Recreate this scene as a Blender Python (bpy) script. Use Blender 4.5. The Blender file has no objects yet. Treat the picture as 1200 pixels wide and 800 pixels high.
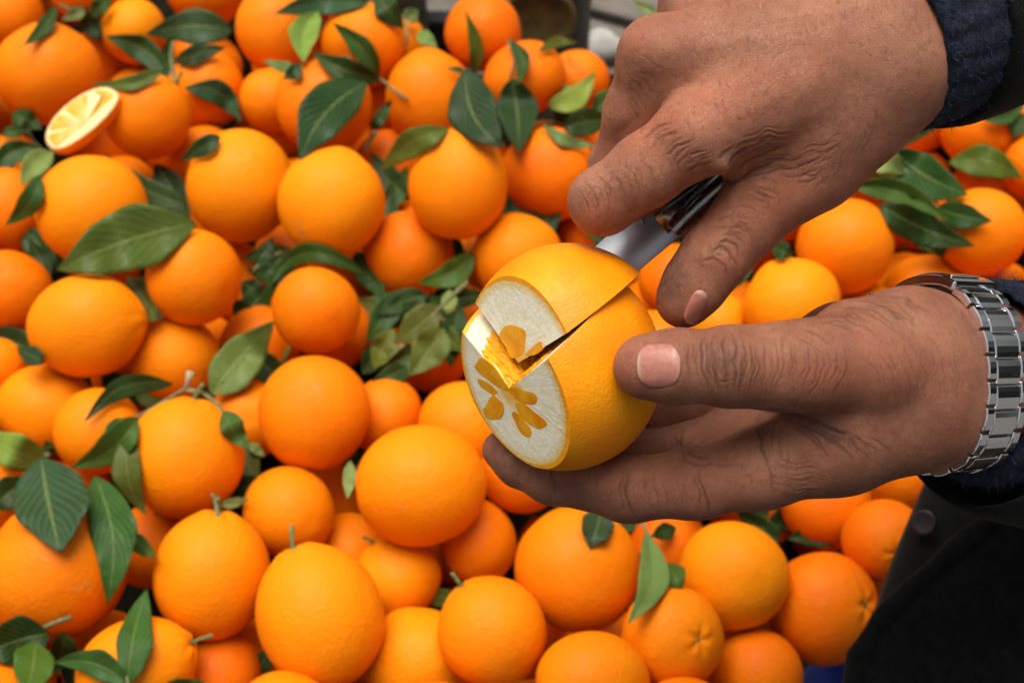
import bpy, bmesh, math, random
import numpy as np
from mathutils import Vector, Matrix

scene = bpy.context.scene
COL = scene.collection

# ---------------------------------------------------------------- camera
FPX = 1570.0                      # focal length in pixels of a 1200 px wide frame
PITCH = math.radians(52)
CAM = np.array([0.0, 0.0, 1.52])
FWD = np.array([0.0, math.cos(PITCH), -math.sin(PITCH)])
RGT = np.array([1.0, 0.0, 0.0])
UPV = np.array([0.0, math.sin(PITCH), math.cos(PITCH)])
cam_d = bpy.data.cameras.new('camera')
cam = bpy.data.objects.new('camera', cam_d); COL.objects.link(cam)
cam.location = CAM; cam.rotation_euler = (math.radians(90) - PITCH, 0, 0)
cam_d.sensor_width = 36.0; cam_d.sensor_fit = 'HORIZONTAL'; cam_d.lens = FPX / 1200 * 36
cam_d.clip_start = 0.02; cam_d.clip_end = 200
cam_d.dof.use_dof = True; cam_d.dof.focus_distance = 0.478; cam_d.dof.aperture_fstop = 15
scene.camera = cam

# ---------------------------------------------------------------- sky, sun, exposure (overcast day)
SUN_EL, SUN_AZ = math.radians(76), math.radians(-35)      # azimuth from +Y, negative to the left
world = bpy.data.worlds.new('World'); scene.world = world; world.use_nodes = True
wn = world.node_tree.nodes; wl = world.node_tree.links
bg = wn['Background']
sky = wn.new('ShaderNodeTexSky'); sky.sky_type = 'NISHITA'; sky.sun_disc = False
sky.sun_elevation = SUN_EL; sky.sun_rotation = SUN_AZ
sky.air_density = 1.0; sky.dust_density = 6.0; sky.ozone_density = 0.3; sky.altitude = 0
grey = wn.new('ShaderNodeHueSaturation'); grey.inputs['Saturation'].default_value = 0.22        # cloud cover: the sky is nearly white
wl.new(sky.outputs['Color'], grey.inputs['Color']); wl.new(grey.outputs['Color'], bg.inputs['Color']); bg.inputs['Strength'].default_value = 0.06
sun_d = bpy.data.lights.new('sun', 'SUN'); sun_d.energy = 2.0; sun_d.angle = math.radians(48); sun_d.color = (1.0, 0.95, 0.86)
sun = bpy.data.objects.new('sun', sun_d); COL.objects.link(sun)
sdir = Vector((math.sin(SUN_AZ) * math.cos(SUN_EL), math.cos(SUN_AZ) * math.cos(SUN_EL), math.sin(SUN_EL)))
sun.rotation_euler = sdir.to_track_quat('Z', 'Y').to_euler(); sun.location = (0, 0, 4)
scene.view_settings.view_transform = 'Standard'; scene.view_settings.look = 'None'
scene.view_settings.exposure = 0.82; scene.view_settings.gamma = 1.0
scene.view_settings.use_curve_mapping = False
scene.render.engine = 'CYCLES'
scene.cycles.max_bounces = 5; scene.cycles.diffuse_bounces = 2; scene.cycles.glossy_bounces = 3; scene.cycles.transmission_bounces = 2; scene.cycles.caustics_reflective = False; scene.cycles.caustics_refractive = False; scene.cycles.use_denoising = True
scene.cycles.use_adaptive_sampling = True; scene.cycles.adaptive_threshold = 0.03; scene.cycles.adaptive_min_samples = 16

# ---------------------------------------------------------------- helpers
def P(px, py, d):
    """point of the place seen at (px, py) of the photograph, d metres in front of the camera plane"""
    return CAM + FWD * d + RGT * ((px - 600) / FPX * d) - UPV * ((py - 400) / FPX * d)
def cam_mm(px, py, d):
    """the same point in camera axes, millimetres (x right, y down, z away)"""
    return np.array([(px - 600) / FPX * d, (py - 400) / FPX * d, d]) * 1000.0
def to_world(v):
    v = np.asarray(v, float) / 1000.0
    return CAM + v[..., 0:1] * RGT - v[..., 1:2] * UPV + v[..., 2:3] * FWD
def obj(name, verts, faces, mat, parent=None, smooth=True):
    me = bpy.data.meshes.new(name)
    me.from_pydata([tuple(map(float, v)) for v in verts], [], [tuple(map(int, q)) for q in faces])
    return link(name, me, mat, parent, smooth)
def link(name, me, mat, parent=None, smooth=True):
    if mat is not None:
        for m in (mat if isinstance(mat, (list, tuple)) else [mat]): me.materials.append(m)
    if smooth: me.polygons.foreach_set('use_smooth', [True] * len(me.polygons))
    me.update()
    o = bpy.data.objects.new(name, me); COL.objects.link(o)
    if parent is not None: o.parent = parent
    return o
def empty(name, loc=(0, 0, 0)):
    o = bpy.data.objects.new(name, None); COL.objects.link(o); o.location = loc
    o.empty_display_size = 0.02
    return o
def tag(o, label=None, cat=None, group=None, kind=None):
    if label: o['label'] = label
    if cat: o['category'] = cat
    if group: o['group'] = group
    if kind: o['kind'] = kind
    return o
def keep_world(child, parent):
    """parent without moving (parents sit unrotated at parent.location)"""
    child.parent = parent; child.location = Vector(child.location) - Vector(parent.location)
def bevel(o, w, seg=2, angle=30):
    m = o.modifiers.new('bevel', 'BEVEL'); m.width = w; m.segments = seg; m.limit_method = 'ANGLE'; m.angle_limit = math.radians(angle)
def subsurf(o, n=1):
    m = o.modifiers.new('subsurf', 'SUBSURF'); m.levels = n; m.render_levels = n
def tube(pts, rads, seg=8, cap=True):
    """swept tube through world points"""
    pts = [np.asarray(p, float) for p in pts]; V = []; Fc = []
    n = len(pts); side = None
    for i in range(n):
        t = pts[min(i + 1, n - 1)] - pts[max(i - 1, 0)]; t /= np.linalg.norm(t) + 1e-12
        if side is None:
            a = np.array([0, 0, 1.0]) if abs(t[2]) < .9 else np.array([1.0, 0, 0])
            side = np.cross(t, a)
        side = side - t * (side @ t); side /= np.linalg.norm(side); b = np.cross(t, side)
        for k in range(seg):
            an = 2 * math.pi * k / seg
            V.append(pts[i] + rads[i] * (math.cos(an) * side + math.sin(an) * b))
    for i in range(n - 1):
        for k in range(seg):
            Fc.append((i * seg + k, i * seg + (k + 1) % seg, (i + 1) * seg + (k + 1) % seg, (i + 1) * seg + k))
    if cap:
        Fc.append(tuple(range(seg))[::-1]); Fc.append(tuple((n - 1) * seg + k for k in range(seg)))
    return V, Fc
def join(*parts):
    V = []; Fc = []
    for v, f in parts:
        o = len(V); V += list(v); Fc += [tuple(i + o for i in q) for q in f]
    return V, Fc

# ---------------------------------------------------------------- materials
class NT:
    def __init__(self, name):
        self.m = bpy.data.materials.new(name); self.m.use_nodes = True
        self.n = self.m.node_tree.nodes; self.l = self.m.node_tree.links
        self.b = self.n['Principled BSDF']
    def node(self, typ, **kw):
        nd = self.n.new('ShaderNode' + typ)
        for k, v in kw.items():
            if k in nd.inputs: nd.inputs[k].default_value = v
            else: setattr(nd, k, v)
        return nd
    def link(self, a, b): self.l.new(a, b)
    def put(self, sock, v):
        if hasattr(v, 'links') or hasattr(v, 'is_output'): self.l.new(v, sock)
        else: sock.default_value = v
    def math(self, op, a, b=0.0, c=None, clamp=False):
        nd = self.n.new('ShaderNodeMath'); nd.operation = op; nd.use_clamp = clamp
        self.put(nd.inputs[0], a); self.put(nd.inputs[1], b)
        if c is not None: self.put(nd.inputs[2], c)
        return nd.outputs[0]
    def mix(self, fac, a, b, blend='MIX'):
        nd = self.n.new('ShaderNodeMix'); nd.data_type = 'RGBA'; nd.blend_type = blend
        self.put(nd.inputs[0], fac)
        self.put(nd.inputs[6], a if not isinstance(a, tuple) else (*a, 1) if len(a) == 3 else a)
        self.put(nd.inputs[7], b if not isinstance(b, tuple) else (*b, 1) if len(b) == 3 else b)
        return nd.outputs[2]
    def ramp(self, fac, stops):
        nd = self.n.new('ShaderNodeValToRGB'); self.put(nd.inputs[0], fac); e = nd.color_ramp.elements
        while len(e) < len(stops): e.new(0.5)
        for el, (p, c) in zip(e, stops):
            el.position = p; el.color = (*c, 1) if len(c) == 3 else c
        return nd.outputs[0]
    def mrange(self, v, a, b, c=0.0, d=1.0, smooth=True):
        nd = self.n.new('ShaderNodeMapRange'); nd.interpolation_type = 'SMOOTHSTEP' if smooth else 'LINEAR'
        self.put(nd.inputs[0], v)
        for i, x in enumerate((a, b, c, d)): nd.inputs[i + 1].default_value = x
        return nd.outputs[0]
    def coords(self, kind='Object', scale=None):
        tc = self.n.new('ShaderNodeTexCoord').outputs[kind]
        if scale is None: return tc
        mp = self.n.new('ShaderNodeMapping'); mp.inputs['Scale'].default_value = scale; self.l.new(tc, mp.inputs[0])
        return mp.outputs[0]
    def noise(self, vec, scale, detail=3, rough=.5, dist=0.0):
        nd = self.node('TexNoise'); self.l.new(vec, nd.inputs['Vector'])
        nd.inputs['Scale'].default_value = scale; nd.inputs['Detail'].default_value = detail
        nd.inputs['Roughness'].default_value = rough; nd.inputs['Distortion'].default_value = dist
        return nd.outputs[0]
    def voronoi(self, vec, scale, feature='F1', rand=1.0):
        nd = self.node('TexVoronoi'); nd.feature = feature; self.l.new(vec, nd.inputs['Vector'])
        nd.inputs['Scale'].default_value = scale; nd.inputs['Randomness'].default_value = rand
        return nd.outputs['Distance']
    def bump(self, h, strength=.3, dist=.001, prev=None):
        nd = self.node('Bump'); nd.inputs['Strength'].default_value = strength; nd.inputs['Distance'].default_value = dist
        self.put(nd.inputs['Height'], h)
        if prev is not None: self.l.new(prev, nd.inputs['Normal'])
        return nd.outputs[0]
    def out(self, color=None, rough=None, normal=None, **kw):
        if color is not None: self.put(self.b.inputs['Base Color'], color if not isinstance(color, tuple) or len(color) == 4 else (*color, 1))
        if rough is not None: self.put(self.b.inputs['Roughness'], rough)
        if normal is not None: self.l.new(normal, self.b.inputs['Normal'])
        for k, v in kw.items(): self.put(self.b.inputs[k.replace('_', ' ')], v)
        return self.m

def mat_peel():
    t = NT('orange_peel'); co = t.coords('Object')
    oi = t.node('ObjectInfo')
    sep = t.node('SeparateColor'); t.link(oi.outputs['Color'], sep.inputs[0])
    off = t.node('VectorMath', operation='ADD'); t.link(co, off.inputs[0])
    cmb = t.node('CombineXYZ'); r10 = t.math('MULTIPLY', oi.outputs['Random'], 3.0)
    for i in range(3): t.link(r10, cmb.inputs[i])
    t.link(cmb.outputs[0], off.inputs[1]); v = off.outputs[0]
    base = t.ramp(sep.outputs[0], [(0, (.80, .128, .001)), (.5, (.92, .228, .0015)), (1, (.95, .325, .003))])
    n1 = t.noise(v, 26, 2, .5); n2 = t.noise(v, 130, 1, .6)
    col = t.mix(t.mrange(n1, .35, .7, 0, .30), base, (.92, .295, .003))
    col = t.mix(t.mrange(n2, .62, .8, 0, .22), col, (.62, .17, .01))
    pores = t.voronoi(v, 430, 'F1'); lump = t.noise(v, 75, 1, .5)
    b2 = t.bump(t.math('ADD', t.math('MULTIPLY', lump, 2.2), pores), .50, .0006)
    scar = t.noise(v, 48, 3, .75)
    col = t.mix(t.mrange(scar, .66, .74, 0, .6), col, (.50, .24, .06))
    return t.out(col, t.mrange(n2, .3, .7, .44, .56), b2, Specular_IOR_Level=.14)
def mat_leaf():
    t = NT('leaf'); oi = t.node('ObjectInfo'); uv = t.coords('UV'); ob = t.coords('Object')
    sp = t.node('SeparateXYZ'); t.link(uv, sp.inputs[0])
    s = t.math('ABSOLUTE', t.math('SUBTRACT', sp.outputs[1], .5))           # 0 midrib .. .5 edge
    ph = t.math('SUBTRACT', t.math('MULTIPLY', sp.outputs[0], 60), t.math('MULTIPLY', s, 46))
    vein = t.math('POWER', t.math('ABSOLUTE', t.math('SINE', t.math('MULTIPLY', ph, .5))), 10)
    rib = t.mrange(s, .012, .04, 1, 0)
    n = t.noise(ob, 70, 2, .6)
    geo = t.node('NewGeometry')
    base = t.mix(t.mrange(n, .3, .75, 0, .6), oi.outputs['Color'], t.mix(1, oi.outputs['Color'], (.62, .66, .42), 'MULTIPLY'))
    n3 = t.noise(ob, 300, 1, .5)
    base = t.mix(t.mrange(n3, .68, .75, 0, .5), base, (.10, .075, .02))
    back = t.mix(.75, base, (.15, .22, .06))
    base = t.mix(geo.outputs['Backfacing'], base, back)
    c = t.mix(t.math('MULTIPLY', vein, .12), base, (.25, .33, .10))
    c = t.mix(t.math('MULTIPLY', rib, .35), c, (.24, .28, .08))
    b = t.bump(t.math('ADD', t.math('MULTIPLY', vein, .3), rib), .5, .0008)
    b = t.bump(n, .4, .004, b)
    return t.out(c, t.mrange(n, .3, .7, .36, .55), b, Specular_IOR_Level=.18)
def mat_plain(name, col, rough=.6, var=.25, scale=60, bump=.2, bd=.001, **kw):
    t = NT(name); v = t.coords('Object'); n = t.noise(v, scale, 5, .6)
    dark = tuple(c * (1 - var) for c in col); lite = tuple(min(1, c * (1 + var)) for c in col)
    c = t.mix(t.mrange(n, .3, .7), dark, lite)
    return t.out(c, rough, t.bump(n, bump, bd), **kw)
M = {}
M['peel'] = mat_peel(); M['leaf'] = mat_leaf()
M['calyx'] = mat_plain('calyx', (.13, .17, .05), .7, .4, 400)
M['twig'] = mat_plain('twig', (.16, .17, .07), .7, .4, 300)
M['twig_cut'] = mat_plain('twig_cut', (.42, .36, .24), .8, .3, 500)

# ================================================================ the surface under the pile
ZP = 0.75
def wavy_sheet(name, x0, x1, y0, y1, z, amp, n, mat, seed):
    rs = np.random.RandomState(seed); V = []; Fc = []
    ph = rs.rand(6) * 6
    for j in range(n + 1):
        for i in range(n + 1):
            x = x0 + (x1 - x0) * i / n; y = y0 + ((1.04 if -.10 < x < .30 else y1) - y0) * j / n
            w = math.sin(9 * x + ph[0]) * math.sin(7 * y + ph[1]) + .5 * math.sin(23 * x + 11 * y + ph[2]) + .3 * math.sin(41 * y - 17 * x + ph[3])
            V.append((x, y, z + amp * w))
    for j in range(n):
        for i in range(n):
            a = j * (n + 1) + i; Fc.append((a, a + 1, a + n + 2, a + n + 1))
    return obj(name, V, Fc, mat)
M['tarp'] = mat_plain('blue_tarp', (.012, .055, .42), .38, .25, 40, .3, .002)
M['bed'] = mat_plain('stall_bed', (.010, .008, .005), .95, .5, 30, .5, .004, Specular_IOR_Level=.03)  # near-black: shade of the gaps put into its colour
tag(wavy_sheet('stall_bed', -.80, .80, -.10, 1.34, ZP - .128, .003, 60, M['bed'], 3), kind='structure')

# ================================================================ oranges
PEEL_MESH = {}
def orange_mesh(kind, seed):
    key = (kind, seed)
    if key in PEEL_MESH: return PEEL_MESH[key]
    rs = np.random.RandomState(seed * 7 + {'p': 0, 'k': 1, 's': 2, 'n': 3}[kind])
    nu, nv = 48, 30; V = []; Fc = []
    a = rs.uniform(-1, 1, 12)
    dents = [(rs.uniform(.5, 2.6), rs.uniform(0, 6.28), rs.uniform(-.015, .03), rs.uniform(.25, .6)) for _ in range(5)]
    def rad(th, ph):
        r = 1 + .018 * a[0] * math.cos(2 * ph + a[1] * 3) * math.sin(th) ** 2 + .020 * a[2] * math.cos(3 * ph + a[3] * 3) * math.sin(th) ** 3
        r += .024 * a[4] * math.cos(2 * th) + .012 * a[5] * math.cos(3 * th)
        for dth, dph, da, dw in dents: r -= da * math.exp(-(((th - dth) / dw) ** 2 + ((math.sin((ph - dph) / 2) * 2 * math.sin(th)) / dw) ** 2))
        r += .006 * math.sin(5 * th + a[7] * 3 + 2 * math.cos(ph)) * math.sin(4 * ph + a[8] * 3) * math.sin(th)
        if kind == 'k':
            r += .055 * math.exp(-(th / .30) ** 2) + .012 * math.cos(7 * ph + a[6]) * math.exp(-((th - .38) / .16) ** 2) - .012 * math.exp(-((th - .62) / .25) ** 2)
        if kind == 's':
            r += .022 * math.exp(-(th / .42) ** 2) + .02 * math.cos(6 * ph + a[6]) * math.exp(-((th - .25) / .12) ** 2) - .06 * math.exp(-(th / .10) ** 2)
        if kind == 'n':
            r += -.09 * math.exp(-(th / .13) ** 2) + .025 * math.cos(5 * ph + a[6]) * math.exp(-((th - .2) / .10) ** 2)
        r += -.03 * math.exp(-((math.pi - th) / .15) ** 2)
        return r
    V.append((0, 0, rad(0, 0)))
    for i in range(1, nv):
        th = math.pi * (i / nv) ** 1.12
        for j in range(nu):
            ph = 2 * math.pi * j / nu; r = rad(th, ph)
            V.append((r * math.sin(th) * math.cos(ph), r * math.sin(th) * math.sin(ph), r * math.cos(th)))
    V.append((0, 0, -rad(math.pi, 0)))
    for j in range(nu):
        k = (j + 1) % nu
        Fc.append((0, 1 + j, 1 + k)); Fc.append((len(V) - 1, 1 + (nv - 2) * nu + k, 1 + (nv - 2) * nu + j))
        for i in range(nv - 2):
            b = 1 + i * nu; Fc.append((b + j, b + nu + j, b + nu + k, b + k))
    V = [(x * .038, y * .038, z * .038) for x, y, z in V]
    me = bpy.data.meshes.new('orange'); me.from_pydata(V, [], Fc)
    me.materials.append(M['peel']); me.polygons.foreach_set('use_smooth', [True] * len(me.polygons)); me.update()
    PEEL_MESH[key] = me
    return me
def calyx_mesh(long, seed):
    rs = random.Random(seed)
    V = []; Fc = []; n = 15
    top = .0380
    V.append((0, 0, top + .0012))
    for k in range(n):
        an = 2 * math.pi * k / n; r = (.0042 if k % 3 == 0 else .0026) * rs.uniform(.85, 1.15)
        V.append((r * math.cos(an), r * math.sin(an), top + .0002 - r * .05))
    for k in range(n): Fc.append((0, 1 + k, 1 + (k + 1) % n))
    parts = [(V, Fc)]
    if long:
        L = rs.uniform(.007, .013); bx, by = rs.uniform(-.4, .4), rs.uniform(-.4, .4)
        pts = [(bx * L * u * u, by * L * u * u, top + L * u) for u in (0, .35, .7, .96, 1.04)]
        parts.append(tube(pts, [.0017, .0013, .0013, .0016, .0012], 8))
    return join(*parts)
ORANGES = [
(-0.3993,0.8933,0.7500,0.0442,1.00,0.35,(0.03,0.52,0.86,'k'),'big round orange touching the cut wedge, upper left corner of the pile'),
(-0.3058,0.8406,0.7500,0.0358,1.04,0.35,(0.65,0.60,0.47,'s'),'orange right of the cut wedge, under a sprig of dark leaves'),
(-0.3496,0.9886,0.7200,0.0300,1.00,0.75,None,'pale orange at the top edge half hidden by crossing dark leaves'),
(-0.4721,1.0096,0.7200,0.0351,1.00,0.35,None,'orange cut off by the top left corner of the photo'),
(-0.4399,1.0842,0.6880,0.0303,1.00,0.25,None,'reddish orange at the top edge, second from the left corner'),
(-0.2715,0.9093,0.7195,0.0345,1.02,0.40,None,'orange behind a curled leaf, right of the one bearing the leafy sprig'),
(-0.2928,1.0503,0.7200,0.0366,0.96,0.30,None,'orange cut by the top edge above a broad dark leaf'),
(-0.2084,0.9539,0.7500,0.0384,1.02,0.30,None,'plain orange at the top edge left of a folded pale leaf'),
(-0.2704,0.8502,0.6880,0.0319,0.98,0.35,None,'low orange peeping out with a small leaf across it, upper left'),
(-0.2120,0.8937,0.7205,0.0286,1.00,0.45,None,'orange tucked behind the one covered by a large dark leaf'),
(-0.1586,0.8532,0.7500,0.0411,1.04,0.15,None,'reddish orange with a large dark leaf lying on its lower side'),
(-0.1332,0.9492,0.7365,0.0386,0.94,0.35,None,'orange with a twig of narrow leaves crossing it near the top edge'),
(-0.0725,0.8904,0.7264,0.0407,1.10,0.35,(-0.05,0.79,0.61,'k'),'orange with a knobbly neck, left of the twin hanging dark leaves'),
(-0.0258,0.9503,0.7500,0.0342,0.96,0.12,None,'deep orange sitting topmost on the back edge of the pile'),
(0.0110,0.8889,0.7500,0.0337,0.84,0.18,None,'orange behind the twin hanging dark leaves'),
(0.0579,0.9178,0.7200,0.0289,1.00,0.22,(-0.37,-0.15,0.92,'n'),'small orange at the back edge nearest the grey planks'),
(-0.2190,0.7645,0.7451,0.0444,1.08,0.75,None,'large bright orange left of centre, first of the pair below the dark leaf'),
(-0.1413,0.7324,0.7577,0.0425,1.08,0.80,(0.20,0.77,0.60,'k'),'large bright orange with a slight point on top, second of the pair'),
(-0.0416,0.7454,0.7663,0.0418,1.16,0.55,None,'tall bright orange directly above and left of the cut orange'),
(0.0308,0.8022,0.7200,0.0404,0.95,0.10,None,'deep reddish orange behind the knife hand knuckles'),
(-0.0838,0.7243,0.7065,0.0367,1.04,0.20,None,'shaded orange between the tall bright one and the leaf nest'),
(0.0048,0.7144,0.7136,0.0370,1.00,0.50,None,'orange just behind the top of the cut orange'),
(-0.3323,0.7333,0.7500,0.0431,1.00,0.70,None,'large yellow orange under the cut wedge, partly covered by a broad olive leaf'),
(-0.4148,0.7629,0.7200,0.0315,1.14,0.20,None,'orange at the left edge behind a drooping pale leaf'),
(-0.2368,0.6513,0.7637,0.0352,1.02,0.40,None,'round orange right of the broad olive leaf'),
(-0.3091,0.6092,0.7594,0.0396,0.86,0.65,(0.99,0.10,0.08,'k'),'wide orange lying on its side below the broad olive leaf'),
(-0.3927,0.6732,0.7200,0.0339,1.04,0.20,(-0.04,-0.24,0.97,'n'),'orange at the left edge showing its green stem scar'),
(-0.1458,0.6305,0.7500,0.0323,0.96,0.35,None,'orange under an arched leaf left of the leaf nest'),
(-0.1387,0.6603,0.6880,0.0300,1.00,0.05,None,'red orange sliver behind the one under the arched leaf'),
(-0.3896,0.6033,0.7145,0.0244,1.00,0.45,None,'orange cut by the left edge, halfway down the photo'),
(-0.2548,0.6122,0.7134,0.0335,1.00,0.50,None,'orange above the sprig with the cut twig'),
(-0.1979,0.6458,0.6880,0.0322,1.00,0.25,None,'low orange behind a light green upright leaf'),
(-0.3434,0.5682,0.7088,0.0359,0.90,0.60,None,'orange at the left edge overlapped by a paler one with a leaf tip on it'),
(-0.2936,0.5351,0.7319,0.0306,0.98,0.45,None,'orange with the tip of an arching leaf resting on it'),
(-0.3002,0.6276,0.6754,0.0300,1.00,0.10,None,'red orange deep between the sideways one and the sprig'),
(-0.1381,0.5358,0.7530,0.0399,1.06,0.35,None,'large round deep coloured orange left of the cut orange'),
(-0.0927,0.5619,0.7112,0.0288,1.04,0.12,None,'reddish orange beside the large round one below the leaf nest'),
(-0.0634,0.6373,0.6880,0.0300,1.00,0.05,None,'red orange under the leaf nest, only its lower edge showing'),
(-0.0340,0.5472,0.7173,0.0340,1.00,0.45,None,'orange behind the cut face of the held orange'),
(-0.0602,0.4692,0.7650,0.0419,0.94,0.50,None,'largest smooth orange just below the cut orange'),
(-0.2232,0.5003,0.7500,0.0405,1.04,0.55,(0.16,0.78,0.61,'s'),'bright orange crowned by a sprig with a snapped twig'),
(-0.1527,0.4715,0.7272,0.0318,1.02,0.40,None,'orange between the sprig crowned one and the largest smooth one'),
(-0.1981,0.5750,0.6880,0.0300,1.00,0.35,None,'small low orange left of the large round deep coloured one'),
(-0.2899,0.4116,0.7559,0.0447,0.95,0.30,(-0.63,0.61,0.48,'k'),'biggest orange at the left edge with broad leaves drooping over it'),
(-0.1920,0.4094,0.7533,0.0390,1.07,0.60,(0.11,0.78,0.61,'s'),'large bright orange with a short stalk on top, lower left'),
(-0.2535,0.4671,0.6880,0.0300,1.00,0.12,None,'red orange low between the biggest and the stalked bright one'),
(-0.1193,0.3779,0.7591,0.0423,1.16,0.62,(-0.36,0.74,0.58,'s'),'egg shaped orange standing tall at the bottom with a green stalk'),
(-0.2293,0.3452,0.7515,0.0345,0.82,0.60,(0.89,0.36,0.28,'s'),'orange at the bottom edge behind an upright pointed leaf'),
(-0.3199,0.3627,0.7138,0.0284,1.08,0.40,None,'orange in the bottom left corner under dark leaves'),
(0.0071,0.5028,0.7288,0.0297,1.00,0.20,None,'orange right under the fingertip holding the cut orange'),
(-0.0235,0.4584,0.7094,0.0278,1.11,0.15,None,'reddish orange wedged right of the largest smooth one'),
(-0.0776,0.4299,0.7101,0.0296,0.94,0.65,(-0.55,0.66,0.51,'s'),'small yellow orange with a dry stalk below the largest smooth one'),
(-0.1158,0.4643,0.6807,0.0300,1.00,0.30,None,'low orange sliver above the dry stalked yellow one'),
(-0.0605,0.3693,0.7121,0.0352,0.94,0.60,(-0.47,0.70,0.55,'k'),'nippled orange at the bottom edge beside the egg shaped one'),
(-0.0121,0.3678,0.7586,0.0340,1.02,0.50,(-0.56,0.65,0.51,'s'),'orange with a bent stalk, bottom centre'),
(0.0418,0.4161,0.7500,0.0404,0.96,0.38,None,'large orange with a leaf tip on it under the holding hand'),
(0.0479,0.3325,0.7652,0.0320,0.85,0.40,None,'orange cut by the bottom edge right of centre'),
(0.0986,0.3658,0.7555,0.0319,0.98,0.45,(0.45,-0.44,0.78,'n'),'orange with a dimple below a curled greyish leaf'),
(0.1423,0.4126,0.7474,0.0354,0.95,0.62,None,'bright yellow orange under the palm of the holding hand'),
(0.1552,0.3590,0.7156,0.0299,0.93,0.22,None,'orange at the bottom edge next to the blue sheet'),
(0.2045,0.4049,0.7171,0.0364,1.13,0.20,(0.65,-0.31,0.70,'n'),'shaded orange with a puckered navel beside the coat'),
(0.2201,0.4877,0.7093,0.0314,0.98,0.15,(0.61,-0.76,0.23,'n'),'shaded orange below the wrist of the holding hand'),
(0.2477,0.4458,0.7339,0.0275,1.16,0.10,(0.06,-0.75,0.66,'n'),'deep orange half hidden by the coat edge'),
(0.2808,0.5265,0.6880,0.0300,1.00,0.05,None,'red orange glimpsed between wrist and coat'),
(0.1081,0.4671,0.6880,0.0300,1.00,0.05,None,'red orange low behind the curled greyish leaf'),
(0.1737,0.5010,0.6752,0.0300,1.00,0.08,None,'red orange sliver right below the holding palm'),
(0.1581,0.6416,0.7200,0.0248,1.00,0.60,None,'orange showing beside the thumbnail of the knife hand'),
(0.2077,0.6336,0.7532,0.0355,0.96,0.72,(-0.48,0.69,0.54,'k'),'bright orange between the two hands, just above the thumb base'),
(0.2540,0.6870,0.7592,0.0371,0.97,0.35,None,'round orange right of the knife hand thumb'),
(0.2762,0.6516,0.7128,0.0277,1.00,0.55,(0.05,0.79,0.62,'s'),'orange with a calyx peeking over the holding wrist'),
(0.3272,0.6804,0.7072,0.0331,0.96,0.25,None,'shaded orange above the wrist watch clasp'),
(0.3623,0.7032,0.7569,0.0339,1.02,0.35,None,'orange at the right edge under the dark leaf cluster'),
(0.3608,0.8897,0.7019,0.0321,0.81,0.35,None,'orange below the knife hand cuff'),
(0.4015,0.8495,0.7291,0.0343,1.00,0.25,None,'orange at the upper right with a thick green leaf over it'),
(0.3143,0.8342,0.6807,0.0300,0.95,0.35,None,'orange piece showing between leaves and the knife hand'),
(0.4353,0.8019,0.7293,0.0263,1.06,0.20,None,'orange cut by the right edge above the leaf cluster'),
(0.4732,0.9350,0.7200,0.0269,1.06,0.05,None,'red orange cut by the right edge beside the black sleeve'),
(0.2552,0.7874,0.6827,0.0300,1.00,0.08,None,'red orange sliver along the knife hand thumb'),
(0.3346,0.7794,0.6954,0.0324,1.00,0.10,None,'dark orange low under the leaf cluster at the right'),
(0.0875,0.8750,0.6880,0.0300,0.95,0.05,None,'red orange in the gap behind the knife hand'),
(-0.1088,1.0055,0.6880,0.0300,1.06,0.40,None,'orange slice of colour behind the twig of narrow leaves'),
(-0.1227,0.9445,0.6708,0.0311,0.95,0.05,None,'red orange in the gap left of the knobbly necked one'),
(-0.1096,0.8537,0.6814,0.0302,1.00,0.03,None,'dark red orange in the gap below the olive leaf'),
(-0.4661,0.9162,0.6880,0.0300,1.00,0.20,None,'orange bit at the left edge below the big round one'),
(-0.4384,0.8427,0.6880,0.0300,1.00,0.40,None,'orange strip at the left edge between two leaves'),
(-0.1894,0.3621,0.7060,0.0300,1.00,0.05,None,'dark red orange at the bottom edge left of the egg shaped one'),
(-0.1744,0.3924,0.6603,0.0300,1.04,0.08,None,'red orange hidden against the side of the egg shaped one'),
(0.3911,0.6974,0.6880,0.0300,0.95,0.20,None,'orange strip at the right edge above the watch'),
(0.1274,0.6863,0.7200,0.0282,1.00,0.12,None,'reddish orange seen between knife blade and thumb'),
(0.0936,0.5469,0.7200,0.0277,1.00,0.20,None,'orange glimpsed between palm and cut orange'),
(0.1929,0.7570,0.6880,0.0300,1.00,0.10,None,'dark orange in the crook of the knife hand thumb'),
(0.0702,0.6131,0.7036,0.0325,1.00,0.30,None,'h'),
(0.0250,0.5885,0.7364,0.0312,1.00,0.30,None,'h'),
(0.1617,0.5619,0.7200,0.0323,1.00,0.30,None,'h'),
(0.2250,0.5695,0.7200,0.0325,1.00,0.30,None,'h'),
(0.2888,0.5772,0.7200,0.0314,1.00,0.30,None,'h'),
(0.3487,0.5928,0.7200,0.0304,1.00,0.30,None,'h'),
(0.1503,0.8920,0.7200,0.0316,1.00,0.30,None,'h'),
(0.2217,0.9258,0.7200,0.0321,1.00,0.30,None,'h'),
(0.2140,0.8021,0.7251,0.0328,1.00,0.30,None,'h'),
(0.2923,0.9374,0.7200,0.0323,1.00,0.30,None,'h'),
(0.3892,0.9608,0.7200,0.0311,1.00,0.30,None,'h'),
]
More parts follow.
